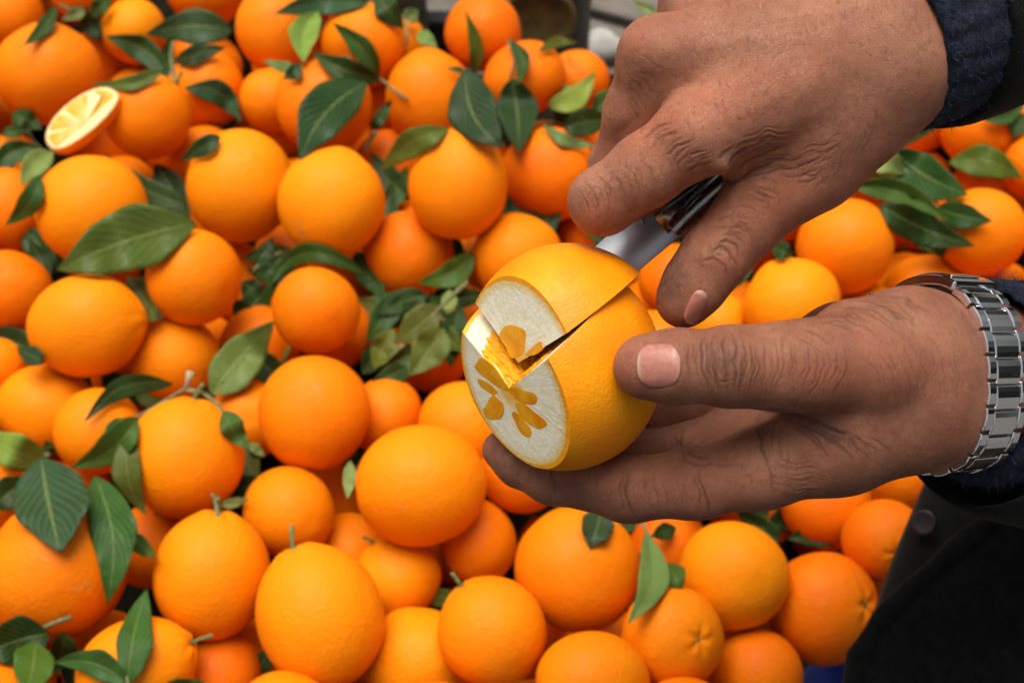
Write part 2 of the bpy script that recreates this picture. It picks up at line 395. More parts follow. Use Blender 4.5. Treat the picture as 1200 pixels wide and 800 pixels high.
FILL = [
(0.378,1.102,0.750,0.033,'x'),
(-0.474,1.074,0.750,0.035,'x'),
(-0.345,0.835,0.662,0.034,'low orange in a gap by the large yellow orange under the cut wedge'),
(0.057,0.719,0.662,0.037,'x'),
(-0.143,0.732,0.662,0.033,'low orange in a gap by the orange under an arched leaf'),
(-0.406,0.782,0.662,0.035,'low orange in a gap by the orange strip at the left edge between two leaves'),
(0.323,0.596,0.662,0.038,'low orange in a gap by the red orange glimpsed between wrist and coat'),
(-0.459,0.705,0.750,0.033,'x'),
(-0.036,0.866,0.662,0.037,'low orange in a gap by the tall bright orange'),
(0.500,1.091,0.750,0.032,'x'),
(0.164,0.622,0.662,0.036,'x'),
(0.229,0.641,0.662,0.033,'x'),
(0.370,0.996,0.662,0.036,'low orange in a gap by the orange below the knife hand cuff'),
(-0.397,0.452,0.750,0.032,'x'),
(0.129,0.705,0.662,0.038,'x'),
(-0.465,0.969,0.662,0.034,'x'),
(-0.111,0.339,0.662,0.033,'x'),
(-0.045,0.301,0.750,0.035,'x'),
(0.495,0.838,0.750,0.038,'x'),
(-0.333,0.518,0.662,0.037,'low orange in a gap by the bright orange crowned by a sprig'),
(0.080,0.349,0.662,0.033,'x'),
(0.347,0.506,0.662,0.033,'low orange in a gap by the shaded orange below the wrist of the holding hand'),
(0.144,0.508,0.750,0.035,'x'),
(-0.392,1.021,0.750,0.036,'x'),
(-0.188,0.831,0.662,0.035,'x'),
(-0.144,0.516,0.662,0.032,'low orange in a gap by the large round deep coloured orange'),
(0.466,0.979,0.662,0.034,'low orange in a gap by the dark orange low under the leaf cluster'),
(-0.445,0.619,0.750,0.038,'x'),
(0.425,0.836,0.662,0.037,'low orange in a gap by the orange strip at the right edge above the watch'),
(-0.352,0.955,0.662,0.034,'low orange in a gap by the orange right of the cut wedge'),
(0.467,0.735,0.750,0.036,'x'),
(-0.237,0.732,0.662,0.036,'low orange in a gap by the round orange right of the broad olive leaf'),
(0.429,0.677,0.750,0.034,'x'),
(-0.117,0.579,0.662,0.033,'low orange in a gap by the largest smooth orange just below the cut orange'),
(-0.218,0.917,0.662,0.037,'low orange in a gap by the reddish orange with a large dark leaf'),
(0.401,0.545,0.750,0.033,'x'),
(-0.357,1.091,0.750,0.032,'x'),
(-0.333,0.433,0.662,0.036,'low orange in a gap by the orange in the bottom left corner under dark leaves'),
(-0.393,0.627,0.662,0.036,'low orange in a gap by the wide orange lying on its side'),
(-0.105,0.409,0.662,0.034,'low orange in a gap by the egg shaped orange standing tall at the bottom'),
(0.247,0.437,0.662,0.037,'x'),
(0.171,0.440,0.662,0.034,'low orange in a gap by the bright yellow orange under the palm'),
(-0.477,0.821,0.750,0.034,'x'),
(0.032,0.884,0.662,0.033,'low orange in a gap by the deep reddish orange behind the knife hand knuckles'),
(0.391,1.032,0.750,0.037,'x'),
(-0.084,0.780,0.662,0.036,'low orange in a gap by the large bright orange with a slight point on top'),
(0.016,0.343,0.662,0.034,'x'),
(-0.279,0.395,0.662,0.032,'low orange in a gap by the large bright orange with a short stalk on top'),
(-0.311,0.311,0.750,0.038,'x'),
(0.005,0.636,0.662,0.036,'x'),
(-0.216,1.007,0.662,0.035,'low orange in a gap by the orange with a twig of narrow leaves crossing it'),
(0.389,0.753,0.662,0.036,'low orange in a gap by the shaded orange above the wrist watch clasp'),
(-0.268,0.578,0.662,0.033,'low orange in a gap by the orange above the sprig with the cut twig'),
(-0.178,1.020,0.749,0.036,'x'),
(-0.375,0.896,0.662,0.032,'low orange in a gap by the big round orange touching the cut wedge'),
(0.007,0.571,0.662,0.032,'x'),
(0.500,1.006,0.749,0.034,'x'),
(-0.231,1.109,0.749,0.033,'x'),
(-0.396,0.709,0.662,0.032,'x'),
(0.135,0.766,0.750,0.036,'x'),
(0.421,0.934,0.662,0.034,'low orange in a gap by the orange piece showing between leaves and the knife hand'),
(0.336,0.939,0.662,0.033,'x'),
(-0.418,1.104,0.749,0.036,'x'),
(0.259,0.706,0.662,0.032,'x'),
(-0.137,0.311,0.749,0.033,'x'),
(0.102,0.307,0.749,0.033,'x'),
(0.125,0.399,0.662,0.033,'x'),
(0.252,0.865,0.750,0.037,'x'),
(0.359,0.446,0.749,0.036,'x'),
(-0.024,0.748,0.662,0.032,'low orange in a gap by the orange just behind the top of the cut orange'),
(0.116,0.828,0.662,0.032,'low orange in a gap by the red orange in the gap behind the knife hand'),
(-0.397,1.006,0.662,0.036,'low orange in a gap by the orange behind a curled leaf'),
(-0.476,0.885,0.749,0.032,'x'),
(-0.245,0.521,0.662,0.035,'x'),
(-0.405,0.528,0.749,0.036,'x'),
(-0.349,0.754,0.662,0.033,'low orange in a gap by the low orange peeping out with a small leaf'),
(-0.002,0.413,0.662,0.038,'low orange in a gap by the orange with a bent stalk'),
(0.329,1.061,0.749,0.036,'x'),
(-0.035,0.484,0.662,0.034,'low orange in a gap by the small yellow orange with a dry stalk'),
(0.258,0.589,0.662,0.033,'x'),
(-0.303,0.899,0.662,0.036,'x'),
(0.277,0.780,0.750,0.038,'low orange in a gap by the red orange sliver along the knife hand thumb'),
(0.433,0.597,0.749,0.032,'x'),
(0.211,0.745,0.749,0.034,'low orange in a gap by the dark orange in the crook'),
(-0.324,0.343,0.661,0.034,'x'),
(-0.298,1.007,0.661,0.037,'x'),
(0.039,0.474,0.661,0.037,'low orange in a gap by the large orange with a leaf tip on it'),
(0.367,0.647,0.661,0.033,'low orange in a gap by the orange with a calyx peeking over the holding wrist'),
(-0.382,0.391,0.748,0.033,'x'),
(-0.510,0.954,0.748,0.037,'x'),
(0.131,0.843,0.749,0.035,'x'),
(-0.235,0.330,0.661,0.037,'x'),
(-0.037,0.689,0.661,0.033,'low orange in a gap by the red orange under the leaf nest'),
(-0.290,0.794,0.661,0.037,'low orange in a gap by the low orange behind a light green upright leaf'),
(-0.045,0.334,0.661,0.033,'x'),
(-0.250,0.659,0.661,0.032,'x'),
(0.072,0.782,0.661,0.033,'low orange in a gap by the reddish orange seen between knife blade and thumb'),
(0.103,0.591,0.749,0.032,'x'),
(0.059,0.514,0.749,0.034,'x'),
(-0.157,0.898,0.660,0.032,'low orange in a gap by the orange with a knobbly neck'),
(0.132,0.905,0.660,0.037,'x'),
(0.168,0.356,0.660,0.034,'x'),
(0.519,0.906,0.744,0.035,'x'),
(0.329,0.721,0.659,0.037,'low orange in a gap by the round orange right of the knife hand thumb'),
(0.450,1.061,0.742,0.033,'x'),
(0.193,0.695,0.658,0.033,'low orange in a gap by the orange showing beside the thumbnail of the knife hand'),
(0.338,0.436,0.658,0.034,'x'),
(-0.175,1.095,0.740,0.032,'x'),
(0.319,0.995,0.746,0.033,'x'),
(-0.097,0.687,0.657,0.032,'low orange in a gap by the orange behind the cut face of the held orange'),
(0.002,0.806,0.657,0.035,'low orange in a gap by the orange behind the twin hanging dark leaves'),
(0.377,0.560,0.656,0.033,'x'),
(0.303,0.658,0.655,0.033,'x'),
(0.363,0.856,0.651,0.036,'x'),
(-0.363,0.492,0.719,0.033,'x'),
(-0.351,0.580,0.649,0.033,'x'),
(0.402,0.484,0.717,0.036,'x'),
(0.239,0.505,0.648,0.034,'low orange in a gap by the shaded orange with a puckered navel beside the coat'),
(0.404,0.636,0.713,0.034,'x'),
(-0.186,0.691,0.647,0.034,'x'),
(0.487,0.786,0.712,0.032,'x'),
(-0.478,0.759,0.711,0.036,'x'),
(0.421,1.103,0.710,0.032,'x'),
(-0.501,1.112,0.710,0.033,'x'),
(-0.457,0.878,0.646,0.033,'low orange in a gap by the orange cut off by the top left corner'),
(0.065,0.405,0.645,0.034,'low orange in a gap by the orange with a dimple below a curled greyish leaf'),
(0.033,0.303,0.708,0.033,'x'),
(-0.298,1.112,0.706,0.033,'x'),
(0.157,0.303,0.706,0.034,'x'),
(-0.519,0.906,0.706,0.034,'x'),
(0.470,0.879,0.705,0.032,'x'),
(0.436,1.015,0.705,0.033,'x'),
(0.515,0.966,0.705,0.034,'x'),
(-0.186,0.301,0.704,0.033,'x'),
(0.466,0.689,0.702,0.034,'x'),
(-0.089,0.903,0.643,0.035,'x'),
(-0.194,0.773,0.643,0.032,'x'),
(0.519,1.050,0.701,0.035,'x'),
(-0.509,0.843,0.700,0.032,'x'),
(-0.220,0.613,0.642,0.032,'x'),
]
SPH = []       # (x, y, z, r) of every orange in the pile: leaves drape over these
rnd = random.Random(11)
GROUP = 'oranges heaped in the pile'
def put_orange(x, y, z, r, asp, tint, stem, label, k):
    kind = stem[3] if stem else 'p'
    me = orange_mesh(kind, k % 8)
    o = bpy.data.objects.new('orange', me); COL.objects.link(o)
    o.location = (x, y, z)
    if stem: ax = Vector(stem[:3]).normalized()
    elif asp > 1.04: ax = (Vector(UPV) + Vector((rnd.uniform(-.3, .3), rnd.uniform(-.2, .2), rnd.uniform(-.2, .2)))).normalized()
    elif asp < .96: ax = (Vector(RGT) + Vector((rnd.uniform(-.2, .2), rnd.uniform(-.3, .3), rnd.uniform(-.3, .3)))).normalized()
    else: ax = Vector((rnd.gauss(0, 1), rnd.gauss(0, 1), rnd.gauss(0, 1) - .6)).normalized()
    o.rotation_euler = (ax.to_track_quat('Z', 'Y').to_matrix() @ Matrix.Rotation(rnd.uniform(0, 6.28), 3, 'Z')).to_euler()
    upright = abs(ax.dot(Vector(UPV))); flat = abs(ax.dot(Vector(RGT)))
    e = 1.0
    if upright > .7: e = asp
    elif flat > .7: e = 1 / asp
    s = r / .038
    o.scale = (s / math.sqrt(e), s / math.sqrt(e), s * math.sqrt(e))
    o.color = (max(0, min(1, tint + rnd.uniform(-.06, .06))), 0, 0, 1)
    tag(o, label, 'orange', GROUP)
    SPH.append((x, y, z, r))
    if stem and stem[3] in 'sn':
        v, f = calyx_mesh(stem[3] == 's', k)
        if stem[3] == 'n': v = [(a, b, c - .0040) for a, b, c in v]
        obj('stem', v, f, M['calyx'], o)
    return o
for k, (x, y, z, r, asp, tint, stem, label) in enumerate(ORANGES):
    put_orange(x, y, z, r, asp, tint, stem, 'orange of the pile hidden behind the hands and the held orange' if label == 'h' else label, k)
for k, (x, y, z, r, label) in enumerate(FILL):
    put_orange(x, y, z, r, 1.0, rnd.uniform(.05, .45), None, 'orange in the lower layer or past the frame, almost wholly hidden' if label == 'x' else label, k)
SPH = np.array(SPH)
def surf_depth(px, py):
    """depth of the nearest orange along the line of sight, or of the gap behind"""
    v = FWD + RGT * ((px - 600) / FPX) - UPV * ((py - 400) / FPX)
    oc = CAM - SPH[:, :3]; a = v @ v; b = oc @ v; c = (oc * oc).sum(1) - SPH[:, 3] ** 2
    disc = b * b - a * c
    gap = (ZP - .03 - CAM[2]) / v[2]
    ok = disc > 0
    if not ok.any(): return gap
    return min(gap, ((-b[ok] - np.sqrt(disc[ok])) / a).min())

# ================================================================ leaves and twigs
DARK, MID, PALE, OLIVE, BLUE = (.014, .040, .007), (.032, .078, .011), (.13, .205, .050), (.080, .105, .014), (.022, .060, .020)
def leaf_mesh(b, t, w, mode='drape', bow=0.0, fold=.18, wave=.03, dz=0.0, lift=0.0, twist=0.0, seed=0):
    """b, t: base and tip, w: width, all as seen in the photograph (px); returns mesh data and the base point"""
    rs = random.Random(seed)
    fold = fold * rs.uniform(.5, 2.6); wave = wave * rs.uniform(2, 8); curl = rs.uniform(-.006, .022); bow = bow + rs.uniform(-.05, .05); skew = rs.uniform(-.14, .14); fat = rs.uniform(.70, .95)
    b = np.array(b, float); t = np.array(t, float); ax = t - b; L = np.linalg.norm(ax); ax /= L; pe = np.array([-ax[1], ax[0]])
    N = 15; S = [-1, -.62, -.28, 0, .28, .62, 1]
    us = np.linspace(0, 1, N)
    wd = np.sin(math.pi * us ** fat) ** .9 * (1 - .25 * us) * (1 + .05 * np.sin(us * 17 + seed)); wd = wd / wd.max() * w / 2; wd[0] = max(1.2, w * .03); wd[-1] = .3
    ctr = b + ax * (us * L)[:, None] + pe * (bow * L * np.sin(math.pi * us))[:, None]
    if mode == 'drape':
        raw = np.array([min(surf_depth(*(c + pe * wv * s)) for s in (-1, -.5, 0, .5, 1)) for c, wv in zip(ctr, wd)]) - .0035
        step = L / (N - 1) * .9 / FPX
        d = np.array([min(raw[j] + 1.0 * abs(i - j) * step for j in range(N)) for i in range(N)])
        for _ in range(2):
            sm = d.copy(); sm[1:-1] = (d[:-2] + 2 * d[1:-1] + d[2:]) / 4; d = np.minimum(d + .0015, sm)
    else:
        zz = ZP + dz
        d = np.array([(zz - CAM[2]) / (-UPV[2] * ((c[1] - 400) / FPX) + FWD[2]) for c in ctr])
        d = d.mean() * .6 + d * .4
    d = d - lift * us ** 1.5
    p1, p2 = rs.uniform(0, 6), rs.uniform(0, 6)
    V = []; UV = []
    for i in range(N):
        for s in S:
            q = ctr[i] + pe * wd[i] * s * (1 + skew * (1 if s > 0 else -1))
            wm = wd[i] / FPX * d[i]
            dd = d[i] - fold * abs(s) * wm + twist * s * wm * us[i] + wave * wm * math.sin(us[i] * 13 + p1 + (1.2 if s > 0 else 0)) * abs(s)
            dd += .0012 * math.sin(us[i] * 7 + p2) - curl * max(0, us[i] - .55) ** 2 * 4
            V.append(P(q[0], q[1], dd)); UV.append((us[i], .5 + .5 * s))
    n = len(S); Fc = []
    for i in range(N - 1):
        for k in range(n - 1):
            a = i * n + k; Fc.append((a, a + n, a + n + 1, a + 1))
    return V, Fc, UV, P(ctr[0][0], ctr[0][1], d[0])
def make_leaf(spec, parent=None, name='leaf'):
    spec = dict(spec); col = spec.pop('c', MID); under = spec.pop('under', False)
    V, Fc, UV, base = leaf_mesh(**spec)
    org = Vector(parent.location) if parent else Vector(base)
    if under: Fc = [q[::-1] for q in Fc]
    me = bpy.data.meshes.new(name)
    me.from_pydata([tuple(Vector(v) - org) for v in V], [], Fc)
    uvl = me.uv_layers.new(name='UVMap')
    for lp in me.loops: uvl.data[lp.index].uv = UV[lp.vertex_index]
    o = link(name, me, M['leaf'], parent)
    if not parent: o.location = org
    j = random.Random(spec.get('seed', 0) + 5)
    br = j.uniform(.75, 1.45); o.color = (col[0] * br * j.uniform(.8, 1.3), col[1] * br, col[2] * br * j.uniform(.6, 1.3), 1)
    m = o.modifiers.new('subsurf', 'SUBSURF'); m.levels = 1; m.render_levels = 1
    m = o.modifiers.new('thickness', 'SOLIDIFY'); m.thickness = .00045; m.offset = 0
    return o
def twig_pts(px, lift=.004):
    return [P(x, y, surf_depth(x, y) - lift if len(q) == 0 else q[0]) for x, y, *q in px]
LSEED = [100]
def L(b, t, w, c=MID, **kw):
    LSEED[0] += 1
    return dict(b=b, t=t, w=w, c=c, seed=LSEED[0], **kw)
def sprig(label, leaves, twig=None, rad=1.6, name='leafy_twig', cut=None):
    """twig: list of px points (optionally with depth); leaves are children"""
    if twig is None and len(leaves) == 1:
        o = make_leaf(leaves[0], None, 'orange_leaf'); return tag(o, label, 'leaf', 'orange leaves lying among the fruit')
    if twig is None:
        q = [l['b'] for l in leaves]; c = np.mean(q, axis=0); twig = [tuple(c + (np.array(q[0]) - c) * .4 + 2), tuple(c), tuple(c + (np.array(q[-1]) - c) * .4)]
    pts = twig_pts(twig)
    # smooth depth so that the twig does not dive into gaps
    dep = np.array([(p - CAM) @ FWD for p in pts]); dm = np.minimum(dep, dep.min() + .012)
    pts = [P(x[0], x[1], dd) for x, dd in zip(twig, dm)]
    root = empty(name, pts[0]); tag(root, label, 'twig', 'leafy twigs among the fruit')
    fine = []
    for i in range(len(pts) - 1):
        for u in (0, .5): fine.append(pts[i] * (1 - u) + pts[i + 1] * u)
    fine.append(pts[-1])
    r0 = rad / 1000
    v, f = tube([p - pts[0] for p in fine], [r0 * (1 - .4 * i / len(fine)) for i in range(len(fine))], 7)
    obj('stem', v, f, M['twig'], root)
    if cut:
        p = P(cut[0], cut[1], dm[0] - .002) - pts[0]
        v, f = tube([np.zeros(3), p * .6, p, p * 1.03], [r0, r0 * 1.1, r0 * 1.6, r0 * 1.3], 8)
        obj('cut_end', v, f, M['twig_cut'], root)
    for l in leaves: make_leaf(l, root)
    return root
sprig('dark leaf hanging beside pale leaf tufts over the big round orange', [
    L((66, 8), (28, 53), 20, DARK, bow=-.12), L((98, 14), (120, 50), 24, DARK), L((100, 12), (72, 24), 16, PALE), L((106, 20), (132, -4), 20, MID)], [(98, 10), (90, 14), (70, 6)])
sprig('sprig of five dark leaves growing from the orange beside the cut wedge', [
    L((196, 84), (124, 43), 30, DARK, bow=.06, lift=.004), L((190, 84), (106, 98), 18, OLIVE, bow=-.14), L((272, 36), (171, 40), 44, BLUE, bow=.05, lift=.006),
    L((206, 73), (265, 55), 24, DARK, lift=.004), L((217, 103), (283, 143), 30, BLUE, bow=-.16, lift=.003)], [(207, 100), (203, 86), (200, 66), (203, 48)], 1.8)
sprig('cluster of drooping leaves at the left edge beside the cut wedge', [
    L((-6, 196), (48, 172), 30, DARK, bow=-.1), L((62, 178), (24, 216), 30, PALE, bow=.1, lift=.003), L((48, 205), (7, 264), 28, MID, bow=-.14),
    L((14, 134), (50, 152), 24, DARK), L((2, 158), (46, 148), 16, MID)], [(30, 150), (42, 168), (55, 182)])
sprig('broad olive leaf with a clear midrib left of the round orange', [L((229, 262), (67, 317), 78, OLIVE, bow=.07, fold=.10, lift=.004)])
sprig('small torn leaf under the broad olive leaf', [L((150, 325), (182, 377), 30, OLIVE, mode='z', dz=.012)])
sprig('dark shaded leaf behind the large yellow orange', [L((218, 240), (122, 180), 30, DARK, mode='z', dz=.0, bow=-.06)])
sprig('small leaf lying across the low peeping orange', [L((258, 160), (212, 188), 22, BLUE)])
sprig('folded pale leaf standing between two oranges at the top', [L((372, 14), (356, 73), 36, PALE, bow=.12, fold=.5), L((432, 4), (322, 16), 30, BLUE, bow=.04)], [(440, 2), (405, 6), (370, 12)])
sprig('dark leaf pair with a pale leaf tip at the top edge', [L((442, -8), (474, 34), 30, DARK), L((474, 22), (490, 12), 20, PALE, lift=.006), L((490, 38), (512, 56), 18, PALE)], [(440, -6), (462, 8), (476, 24), (478, 52)])
sprig('twig of narrow leaves crossing the orange near the top edge', [L((446, 94), (366, 62), 30, DARK, bow=-.1, lift=.004), L((444, 88), (390, 27), 26, MID, bow=.08, lift=.004), L((428, 70), (440, 92), 14, PALE)], [(478, 118), (450, 96), (425, 80), (405, 66)], 1.5)
sprig('small two tone leaf left of the reddish orange', [L((352, 80), (308, 71), 14, PALE), L((352, 76), (332, 93), 20, BLUE)], [(356, 74), (350, 78), (346, 80)], 1.0)
sprig('large dark leaf lying on the reddish orange', [L((430, 96), (351, 187), 58, DARK, bow=.06, fold=.08, lift=.002)])
sprig('twig stub with a narrow leaf in the gap by the large dark leaf', [L((436, 150), (459, 116), 15, DARK)], [(437, 158), (432, 168), (426, 178)], 2.0, cut=(440, 156))
sprig('olive leaf left of the tall bright orange', [L((526, 151), (446, 201), 34, OLIVE, bow=.12)])
sprig('pair of large dark leaves hanging over the back oranges', [
    L((545, 82), (588, 174), 62, DARK, bow=.10, fold=.10, lift=.003), L((600, 92), (608, 178), 50, DARK, bow=-.06, fold=.2, lift=.004), L((598, 46), (606, 100), 18, MID, bow=-.25, fold=.4, lift=.004),
    L((556, 88), (545, 13), 17, OLIVE, bow=.08, fold=.4), L((545, 84), (523, 80), 8, PALE)], [(596, 48), (604, 70), (598, 92)], 1.4)
sprig('thin olive leaf behind the back oranges', [L((632, 60), (676, 51), 14, OLIVE, bow=-.1)])
sprig('bright leaf cluster left of the knife hand', [
    L((643, 126), (698, 83), 30, PALE, bow=.16, lift=.004), L((637, 147), (700, 171), 16, PALE, bow=.06, lift=.004), L((694, 132), (731, 104), 26, MID, lift=.003),
    L((650, 120), (690, 150), 34, DARK), L((662, 100), (668, 118), 12, PALE), L((660, 150), (720, 140), 34, DARK)], [(640, 146), (660, 140), (690, 134)])
sprig('arched leaf over the orange beside the leaf nest', [L((430, 322), (301, 357), 24, MID, bow=.30, fold=.25)])
sprig('nest of crowded olive and dark leaves left of the cut orange', [
    L((556, 298), (489, 331), 34, MID, bow=-.06), L((527, 340), (524, 368), 20, PALE, lift=.004), L((470, 340), (430, 400), 34, DARK, mode='z', dz=-.03), L((440, 345), (480, 385), 36, DARK, mode='z', dz=-.04),
    L((515, 360), (462, 402), 40, OLIVE, mode='z', dz=-.018), L((520, 385), (480, 440), 44, OLIVE, mode='z', dz=-.022), L((460, 385), (438, 432), 34, OLIVE, mode='z', dz=-.028),
    L((540, 360), (528, 430), 34, DARK, mode='z', dz=-.03), L((450, 430), (500, 405), 40, MID, mode='z', dz=-.035), L((500, 345), (440, 370), 30, DARK, mode='z', dz=-.026),
    L((505, 375), (545, 412), 30, OLIVE, mode='z', dz=-.03), L((478, 430), (432, 452), 26, DARK, mode='z', dz=-.016)], [(548, 330), (520, 356), (490, 390), (455, 420)], 1.8)
sprig('dark leaf scraps in the gap below the pair of bright oranges', [L((340, 292), (284, 302), 26, OLIVE, mode='z', dz=-.04), L((330, 300), (300, 330), 24, DARK, mode='z', dz=-.025), L((300, 310), (320, 278), 22, DARK, mode='z', dz=-.022), L((284, 330), (312, 352), 26, DARK, mode='z', dz=-.04)], [(330, 296), (310, 304), (296, 318)])
sprig('light green upright leaf above the large round orange', [L((247, 462), (321, 376), 52, PALE, bow=-.05, fold=.12, lift=.006)])
sprig('sprig with a snapped twig and arching leaves on the bright orange', [
    L((202, 450), (99, 494), 26, DARK, bow=.20, fold=.35, lift=.004), L((162, 490), (84, 548), 40, MID, bow=-.12, fold=.3), L((150, 512), (172, 604), 36, OLIVE, bow=.12),
    L((262, 482), (292, 527), 30, MID, bow=.10), L((290, 520), (310, 535), 12, PALE)], [(218, 456), (240, 462), (256, 474), (266, 490)], 1.8, cut=(223, 436))
sprig('long petiole running across the oranges to the snapped twig', [L((152, 492), (120, 520), 22, MID)], [(218, 455), (200, 466), (176, 480), (152, 493)], 1.5)
sprig('trio of broad leaves drooping over the biggest orange', [
    L((48, 536), (71, 647), 92, BLUE, bow=.05, fold=.12, lift=.004), L((52, 540), (-22, 503), 44, PALE, bow=-.05), L((112, 558), (126, 708), 58, MID, bow=-.07, fold=.12, lift=.003), L((30, 560), (-14, 596), 40, DARK)], [(58, 532), (44, 538), (30, 546)], 1.8)
sprig('small leaf on the low red orange lower left', [L((152, 624), (183, 653), 22, MID)])
sprig('bud leaf beside the stalk of the large bright orange', [L((258, 592), (293, 584), 12, PALE, lift=.004), L((275, 575), (312, 562), 24, DARK, mode='z', dz=-.03), L((282, 520), (302, 566), 30, OLIVE, mode='z', dz=-.035)], [(256, 606), (252, 584), (248, 578)], 1.5)
sprig('upright pointed leaf with a leaf spreading sideways at the bottom edge', [
    L((150, 800), (172, 690), 44, MID, fold=.2, lift=.006), L((147, 798), (61, 776), 36, MID, bow=.1, lift=.004), L((190, 806), (240, 798), 20, MID)], [(152, 812), (150, 800), (148, 792)], 1.6)
sprig('dark leaves on a bare stem in the bottom left corner', [
    L((58, 742), (-24, 768), 58, DARK, bow=.08), L((42, 752), (30, 816), 50, MID, lift=.002), L((76, 742), (66, 790), 30, DARK)], [(84, 722), (62, 730), (34, 742)], 1.6)
sprig('curled greyish leaf between two oranges under the palm', [L((757, 624), (736, 730), 38, PALE, bow=-.16, fold=.35, lift=.003), L((782, 660), (798, 692), 28, MID), L((792, 618), (764, 628), 22, DARK)], [(752, 612), (757, 622), (764, 630)], 1.2)
sprig('leaf tip hanging under the holding hand onto the large orange', [L((706, 596), (691, 642), 40, BLUE, fold=.1)])
sprig('tiny yellow green leaf low beside the largest smooth orange', [L((410, 540), (407, 584), 16, PALE, mode='z', dz=.0)])
sprig('dense cluster of dark and pale leaves over the right hand oranges', [
    L((1018, 172), (1096, 151), 24, DARK, lift=.004), L((1012, 180), (1060, 205), 36, PALE, bow=-.12, lift=.006), L((1046, 176), (1134, 228), 56, DARK, bow=.06, lift=.006), L((1112, 190), (1198, 208), 40, OLIVE, bow=-.08, lift=.004),
    L((1000, 218), (1112, 260), 30, MID, bow=-.10, fold=.4, lift=.006), L((1098, 244), (1162, 259), 32, DARK, lift=.003), L((1030, 240), (1142, 288), 40, DARK), L((1090, 262), (1105, 302), 30, DARK)], [(998, 226), (1020, 200), (1050, 190), (1100, 240)], 1.8)
sprig('thick curved green leaf at the upper right edge', [L((1150, 138), (1206, 112), 20, MID, bow=.14, fold=.5, lift=.004), L((1140, 104), (1192, 74), 36, MID, bow=-.06), L((1186, 160), (1206, 132), 24, DARK)], [(1210, 120), (1196, 118), (1180, 122)], 1.6)
sprig('dark leaves and a twig in the crook of the knife hand thumb', [L((900, 284), (862, 318), 18, MID), L((905, 290), (930, 300), 22, DARK), L((880, 300), (858, 340), 20, DARK)], [(858, 330), (880, 306), (905, 290)], 1.4)
sprig('little leaf under the sideways lying orange at the left edge', [L((52, 424), (20, 408), 24, BLUE)])
sprig('pale leaf pair behind the knife hand knuckles', [L((742, 2), (775, 22), 14, PALE, mode='z', dz=-.06), L((772, 10), (800, 4), 14, PALE, mode='z', dz=-.06)], [(744, 0), (758, 6), (772, 10)], 1.2)

# leaves fallen into the dark gaps between the oranges
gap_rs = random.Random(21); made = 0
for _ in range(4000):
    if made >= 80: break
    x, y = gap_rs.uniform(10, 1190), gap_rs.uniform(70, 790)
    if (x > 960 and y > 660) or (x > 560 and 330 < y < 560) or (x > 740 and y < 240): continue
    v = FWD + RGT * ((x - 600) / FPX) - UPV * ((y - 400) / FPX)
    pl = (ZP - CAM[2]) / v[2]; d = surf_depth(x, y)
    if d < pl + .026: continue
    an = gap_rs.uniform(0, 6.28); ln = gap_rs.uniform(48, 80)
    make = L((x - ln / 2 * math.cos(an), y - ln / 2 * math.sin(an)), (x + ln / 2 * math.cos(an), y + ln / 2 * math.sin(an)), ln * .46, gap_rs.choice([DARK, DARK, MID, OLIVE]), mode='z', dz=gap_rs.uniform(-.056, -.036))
    tag(make_leaf(make, None, 'orange_leaf'), 'dark leaf fallen deep into a gap between the oranges', 'leaf', 'leaves in the gaps of the pile'); made += 1

